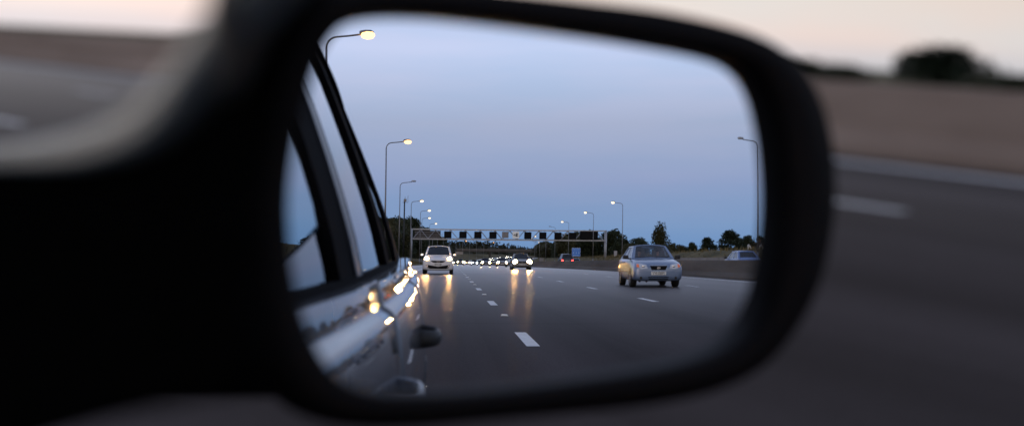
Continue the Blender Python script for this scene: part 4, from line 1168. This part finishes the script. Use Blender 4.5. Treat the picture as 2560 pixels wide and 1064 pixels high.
both('window_frame', panel(-1.20, -1.30, 0, .95, .002), M['rubber'], rd)
both('rear_pillar', panel(-1.62, -2.20, 0, .96, .004, 10), M['rubber'])
both('roof_rail', panel(.35, -2.2, .93, 1.0, .012, 24, 4), M['rubber'])
both('belt_seal', panel(.50, -1.52, -.006, .014, .006, 20, 2), M['rubber'])
# driver's glass wound most of the way down, with a sloping top edge
def drop_glass():
    mb = MB(); rows = []
    for j in range(7):
        v = j / 6; r = []
        for i in range(13):
            y = .08 - .51 * i / 12
            t1 = .02 + .13 * (i / 12) ** 1.3
            p = green(y, t1 * v); r.append((p.x - .012, p.y, p.z))
        rows.append(r)
    mb.grid(rows); mb.grid([[(a - .006, b, c) for a, b, c in r] for r in rows])
    return mb
dg_ = drop_glass().build('lowered_window', M['pane_dark'], fd, smooth=True, fix=False)
# roof, tail, bonnet, floor, screens
mb = MB()
rows = []
for i in range(22):
    y = .30 - 2.45 * i / 21
    e = green(y, 1.0); xr = e.x + .010
    row = []
    for u in (-1, -.97, -.9, -.6, -.3, 0, .3, .6, .9, .97, 1):
        row.append((XC + (xr - XC) * u, y, e.z + .055 * (1 - abs(u) ** 4)))
    rows.append(row)
mb.grid(rows); r_ = mb.build('roof', M['silver_own'], own, smooth=True)
sd = r_.modifiers.new('thick', 'SOLIDIFY'); sd.thickness = .02; sd.offset = -1
mb = MB(); mb.grid([[(XC + (green(y, .97).x - .02 - XC) * u, y, green(y, .97).z - .01 + .045 * (1 - abs(u) ** 4)) for u in (-1, -.5, 0, .5, 1)] for y in [.28 - .24 * i for i in range(10)]])
mb.build('headlining', M['beige'], own, smooth=True)
mb = MB(); mb.grid([[(XC + (body_x(y, belt(y)) - .012 - XC) * u, y, z + .03 * (1 - u * u)) for u in (-1, -.6, 0, .6, 1)] for y, z in ((1.50, .70), (1.38, .775), (1.0, .82), (.62, .85))]); mb.build('bonnet', M['silver_own'], own, smooth=True)
mb = MB(); mb.box((XC, -.4, .20), (1.5, 3.4, .06)); mb.build('floor_pan', M['cabin'], own)
mb = MB(); mb.box((XC, .68, .62), (1.46, .42, .42)); bevel(mb.build('dashboard', M['cabin'], own), .05, 3)
mb = MB(); mb.grid([[(XC + .76 * u, y, z) for u in (-1, -.5, 0, .5, 1)] for y, z in ((-2.42, .35), (-2.46, .62), (-2.43, .90))]); mb.build('tailgate', M['silver_own'], own, smooth=True)
mb = MB(); mb.grid([[(XC + .62 * u, y, z) for u in (-1, -.5, 0, .5, 1)] for y, z in ((-2.42, .93), (-2.25, 1.32))]); mb.build('tailgate_window', M['pane_clear'], own, smooth=True, fix=False)
for sx_ in (-1, 1):
    mb = MB(); mb.box((XC + sx_ * .36, -.52, .72), (.46, .14, .62), rot=Matrix.Rotation(.22, 3, 'X')); mb.box((XC + sx_ * .36, -.62, 1.14), (.26, .09, .20))
    subsurf(bevel(mb.build('front_seat', M['seat_pale'], own, smooth=True), .04, 2), 1)
mb = MB(); mb.box((XC, -1.45, .55), (1.30, .16, .58), rot=Matrix.Rotation(.25, 3, 'X')); bevel(mb.build('rear_seat', M['seat_pale'], own), .05, 3)
def btrim():
    mb = MB(); mb.grid([[(green(y, t_).x - .016 - .03 * ((-y - .435) / .31), y, green(y, t_).z) for y in (-.435, -.50, -.60, -.74)] for t_ in (-.05, .2, .4, .6, .8, .96)]); return mb
both('pillar_trim', btrim, M['beige'])
for yv in (1.02, -1.66):
    for s in (-1, 1):
        out_x = body_x(yv, .45) - XC
        xw = XC + s * (out_x - .10)
        mb = MB()
        mb.lathe([(-.10, .19), (-.105, .28), (-.08, .305), (0, .31), (.08, .305), (.105, .28), (.10, .19)], (xw, yv, .31), 'X', 28)
        wh = mb.build('wheel', M['tyre'], own, smooth=True)
        mb = MB(); mb.lathe([(s * .02, .19), (s * .108, .19), (s * .095, .05), (s * .11, .04)], (xw, yv, .31), 'X', 20); mb.build('rim', M['rim'], wh)
        mb = MB(); arc = [(yv + .375 * math.cos(a * math.pi / 16), .31 + .365 * math.sin(a * math.pi / 16)) for a in range(-1, 18)]
        pts = [(XC + s * (body_x(a, max(b, .27)) + .004 - XC), a, max(b, .245)) for a, b in arc]
        nA = len(pts)
        mb.add(pts + [(p[0] - s * .08, p[1], p[2]) for p in pts], [(k, k + 1, nA + k + 1, nA + k) for k in range(nA - 1)] + [tuple(range(nA))])
        mb.build('wheel_arch', M['black'], own)
# nose of the car, windscreen and its pillars, steering wheel
mb = MB(); rows = []
for z, yb in ((.24, 1.50), (.32, 1.58), (.45, 1.61), (.52, 1.60), (.60, 1.57), (.68, 1.54), (.705, 1.50)):
    hwn = body_x(1.45, min(z, .7)) - .004 - XC
    rows.append([(XC + hwn * u, yb - (yb - 1.44) * abs(u) ** 3.5, z) for u in [-1 + k / 10 for k in range(21)]])
mb.grid(rows); nose = mb.build('front_bumper', M['silver_own'], own, smooth=True)
mb = MB(); mb.grid([[(XC + .38 * u, yy2 + .006, z) for u in (-1, -.5, 0, .5, 1)] for z, yy2 in ((.30, 1.575), (.40, 1.605), (.50, 1.61))]); mb.build('grille', M['grille'], nose)
for sx_ in (-1, 1):
    mb = MB(); mb.grid([[(XC + sx_ * x, yy2, z) for x, yy2 in ((.48, 1.590), (.60, 1.570), (.70, 1.525), (.755, 1.475))] for z in (.57, .67)]); mb.build('headlight', M['lens'], nose, smooth=True)
    mb = MB(); mb.tube([(XC + sx_ * .76, .86, .86), (XC + sx_ * .72, .62, 1.10), (XC + sx_ * .65, .30, 1.37)], [.032, .030, .034], 10); mb.build('windscreen_pillar', M['silver_own'], own, smooth=True)
mb = MB(); mb.grid([[(XC + hw_ * u, y - .05 * abs(u) ** 2, z) for u in (-1, -.6, -.2, .2, .6, 1)] for y, z, hw_ in ((.885, .872, .74), (.62, 1.12, .70), (.33, 1.385, .64))]); mb.build('windscreen', M['pane_clear'], own, smooth=True, fix=False)
mb = MB(); ring = [Vector((XC + .36 + .185 * math.cos(a * math.pi / 16), .30 + .06 * math.sin(a * math.pi / 16), .86 + .175 * math.sin(a * math.pi / 16))) for a in range(33)]
mb.tube(ring, .014, 8, cap=False); mb.tube([ring[0], ring[16]], .014, 8); mb.tube([(XC + .36, .30, .86), (XC + .36, .50, .80)], .035, 10); mb.build('steering_wheel', M['black'], own, smooth=True)
mb = MB(); mb.box((.138, .12, .60), (.022, 1.20, .50)); bevel(mb.build('door_card', M['matt'], fd), .008)

# front corner of the window: black sail panel with the curved trim, standing in the plane of the door
PX = .150
def on_door(px, py, x=PX):
    r = ray(px, py); return EYE + r * ((x - EYE.x) / r.x)
curve = [(-480, 410), (-260, 396), (-120, 392), (0, 390), (120, 382), (235, 368), (340, 340), (425, 298), (488, 242), (537, 178), (582, 110), (630, 44), (688, -32), (758, -132), (840, -250)]
poly = curve + [(872, -220), (742, 0), (652, 220), (600, 500), (606, 760), (622, 900), (600, 962), (520, 982), (380, 1012), (210, 1050), (60, 1090), (-120, 1150), (-260, 1200), (-480, 1280)]
mb = MB(); mb.prism([on_door(*p) for p in poly], (.007, 0, 0))
bevel(mb.build('mirror_sail', M['matt'], own), .002, 2)
q_ = on_door(840, -225)
mb = MB(); mb.tube([q_ + Vector((.003, -.004, -.004)), q_.lerp(Vector((.035, .26, 1.38)), .5) + Vector((.012, 0, .01)), (.035, .26, 1.38)], [.008, .014, .018], 10); mb.build('window_divider', M['matt'], own, smooth=True)
tr = [on_door(a + 6, b + 8) + Vector((-.0035, 0, 0)) for a, b in curve]
mb = MB(); mb.tube(tr, [.0036 + .0030 * min(1, max(0, (i - 3) / 5)) for i in range(len(tr))], 12); mb.build('window_trim', M['trim'], own, smooth=True)
tr2 = [on_door(a, b) + Vector((-.004, 0, 0)) for a, b in [(716, -120), (680, -40), (652, 30), (634, 100), (622, 170), (614, 240)]]
mb = MB(); mb.tube(tr2, [.008, .008, .0075, .006, .004, .001], 12); mb.build('seal_lip', mat('satin_seal', (.13, .13, .13), .4, .1, var=.1, scale=30), own, smooth=True)

# ------------------------------------------------------------------ the door mirror itself
P0 = Vector((0.33439571, 0.55483513, 0.94673194)); N0 = Vector((-0.22705885, -0.97130124, 0.07083915)).normalized(); RAD = 1.38
O0 = P0 - N0 * RAD
def on_plane(px, py, off):
    r = ray(px, py); q = P0 + N0 * off
    return EYE + r * ((q - EYE).dot(N0) / r.dot(N0))
def smooth_loop(pts, k=6):
    out_ = []
    m_ = len(pts)
    for i in range(m_):
        p0, p1, p2, p3 = [Vector(pts[(i + j) % m_]) for j in (-1, 0, 1, 2)]
        for s in range(k):
            t_ = s / k
            out_.append(.5 * ((2 * p1) + (-p0 + p2) * t_ + (2 * p0 - 5 * p1 + 4 * p2 - p3) * t_ ** 2 + (-p0 + 3 * p1 - 3 * p2 + p3) * t_ ** 3))
    return out_
inner_px = [(722, 480), (722, 560), (733, 680), (760, 795), (800, 885), (850, 948), (930, 984), (1030, 992), (1200, 984), (1400, 960), (1600, 930), (1740, 896), (1830, 846), (1882, 765), (1908, 660), (1921, 540), (1920, 440), (1908, 330), (1884, 236), (1842, 174), (1770, 139), (1600, 106), (1400, 76), (1200, 49), (1060, 35), (950, 34), (880, 50), (830, 92), (790, 168), (752, 290), (732, 390)]
outer_px = [(585, 480), (585, 580), (600, 720), (625, 850), (664, 945), (735, 1026), (850, 1064), (1010, 1070), (1200, 1054), (1420, 1034), (1640, 1010), (1800, 972), (1920, 906), (2006, 800), (2056, 690), (2084, 560), (2090, 450), (2076, 325), (2042, 225), (1990, 150), (1880, 84), (1680, 33), (1450, 2), (1230, -22), (1060, -36), (930, -38), (820, -20), (730, 50), (660, 150), (615, 280), (592, 390)]
LIP = .007
def lipx(x): return x + 46 * max(0, min(1, (x - 900) / 900))   # the far lip stands outside the visible glass edge
li = smooth_loop([on_plane(lipx(x), y, LIP) for x, y in inner_px])
lo = smooth_loop([on_plane(x, y, LIP * .5) for x, y in outer_px])
cen = sum(lo, Vector()) / len(lo)
def scaled(loop, f, off): return [cen + (p - cen) * f + N0 * off for p in loop]
mid = [a.lerp(b, .45) + N0 * .004 for a, b in zip(li, lo)]
near_in = [a.lerp(b, .12) + N0 * .001 for a, b in zip(li, lo)]
near_out = [a.lerp(b, .88) + N0 * .002 for a, b in zip(li, lo)]
wall = [p - N0 * .012 for p in li]
mb = MB(); mb.grid([wall, li, near_in, mid, near_out, lo], close=True)
shell = MB(); shell.grid([near_out, lo, scaled(lo, 1.005, -.012), scaled(lo, .99, -.03), scaled(lo, .94, -.055), scaled(lo, .82, -.078), scaled(lo, .6, -.093), scaled(lo, .3, -.10), scaled(lo, .02, -.101)], close=True)
house = shell.build('door_mirror', M['housing'], own, smooth=True)
mb.build('bezel', M['bezel'], house, smooth=True)
# stem between the housing and the door
mb = MB(); a_ = on_plane(700, 620, -.070); b_ = Vector((.165, a_.y + .02, a_.z - .03))
mb.box((a_ + b_) / 2, ((a_ - b_).length + .05, .05, .08), 0, Matrix.Rotation(math.atan2(a_.y - b_.y, a_.x - b_.x), 3, 'Z')); bevel(mb.build('stem', M['housing'], house), .02, 3)
# spherical glass, a fine grid with true normals
ex = CX - N0 * CX.dot(N0); ex.normalize(); ey = N0.cross(ex).normalized()
if ey.z < 0: ey = -ey
us = [(p - P0).dot(ex) for p in li]; vs_ = [(p - P0).dot(ey) for p in li]
cu, cv = (max(us) + min(us)) / 2, (max(vs_) + min(vs_)) / 2
NR, NA = 90, len(li)
verts = []; norms = []
def cap(u, v):
    s = math.sqrt(RAD * RAD - u * u - v * v)
    nrm = (ex * u + ey * v + N0 * s) / RAD
    return O0 + nrm * RAD, nrm
faces = []
p_, q_ = cap(cu, cv); verts.append(p_); norms.append(q_)
for i in range(1, NR + 1):
    f = i / NR * 1.03
    for a in range(NA):
        p_, q_ = cap(cu + (us[a] - cu) * f, cv + (vs_[a] - cv) * f); verts.append(p_); norms.append(q_)
for a in range(NA): faces.append((0, 1 + a, 1 + (a + 1) % NA))
for i in range(NR - 1):
    for a in range(NA):
        b0, b1 = 1 + i * NA, 1 + (i + 1) * NA
        faces.append((b0 + a, b1 + a, b1 + (a + 1) % NA, b0 + (a + 1) % NA))
gm_ = bpy.data.meshes.new('mirror_glass'); gm_.from_pydata(verts, [], faces)
if gm_.polygons[5].normal.dot(N0) < 0: gm_.flip_normals()
gm_.polygons.foreach_set('use_smooth', [True] * len(gm_.polygons)); gm_.materials.append(mg)
gm_.normals_split_custom_set_from_vertices([tuple(q) for q in norms])
go = bpy.data.objects.new('mirror_glass', gm_); COL.objects.link(go); go.parent = house
go['label'] = 'curved mirror glass reflecting the motorway traffic behind'
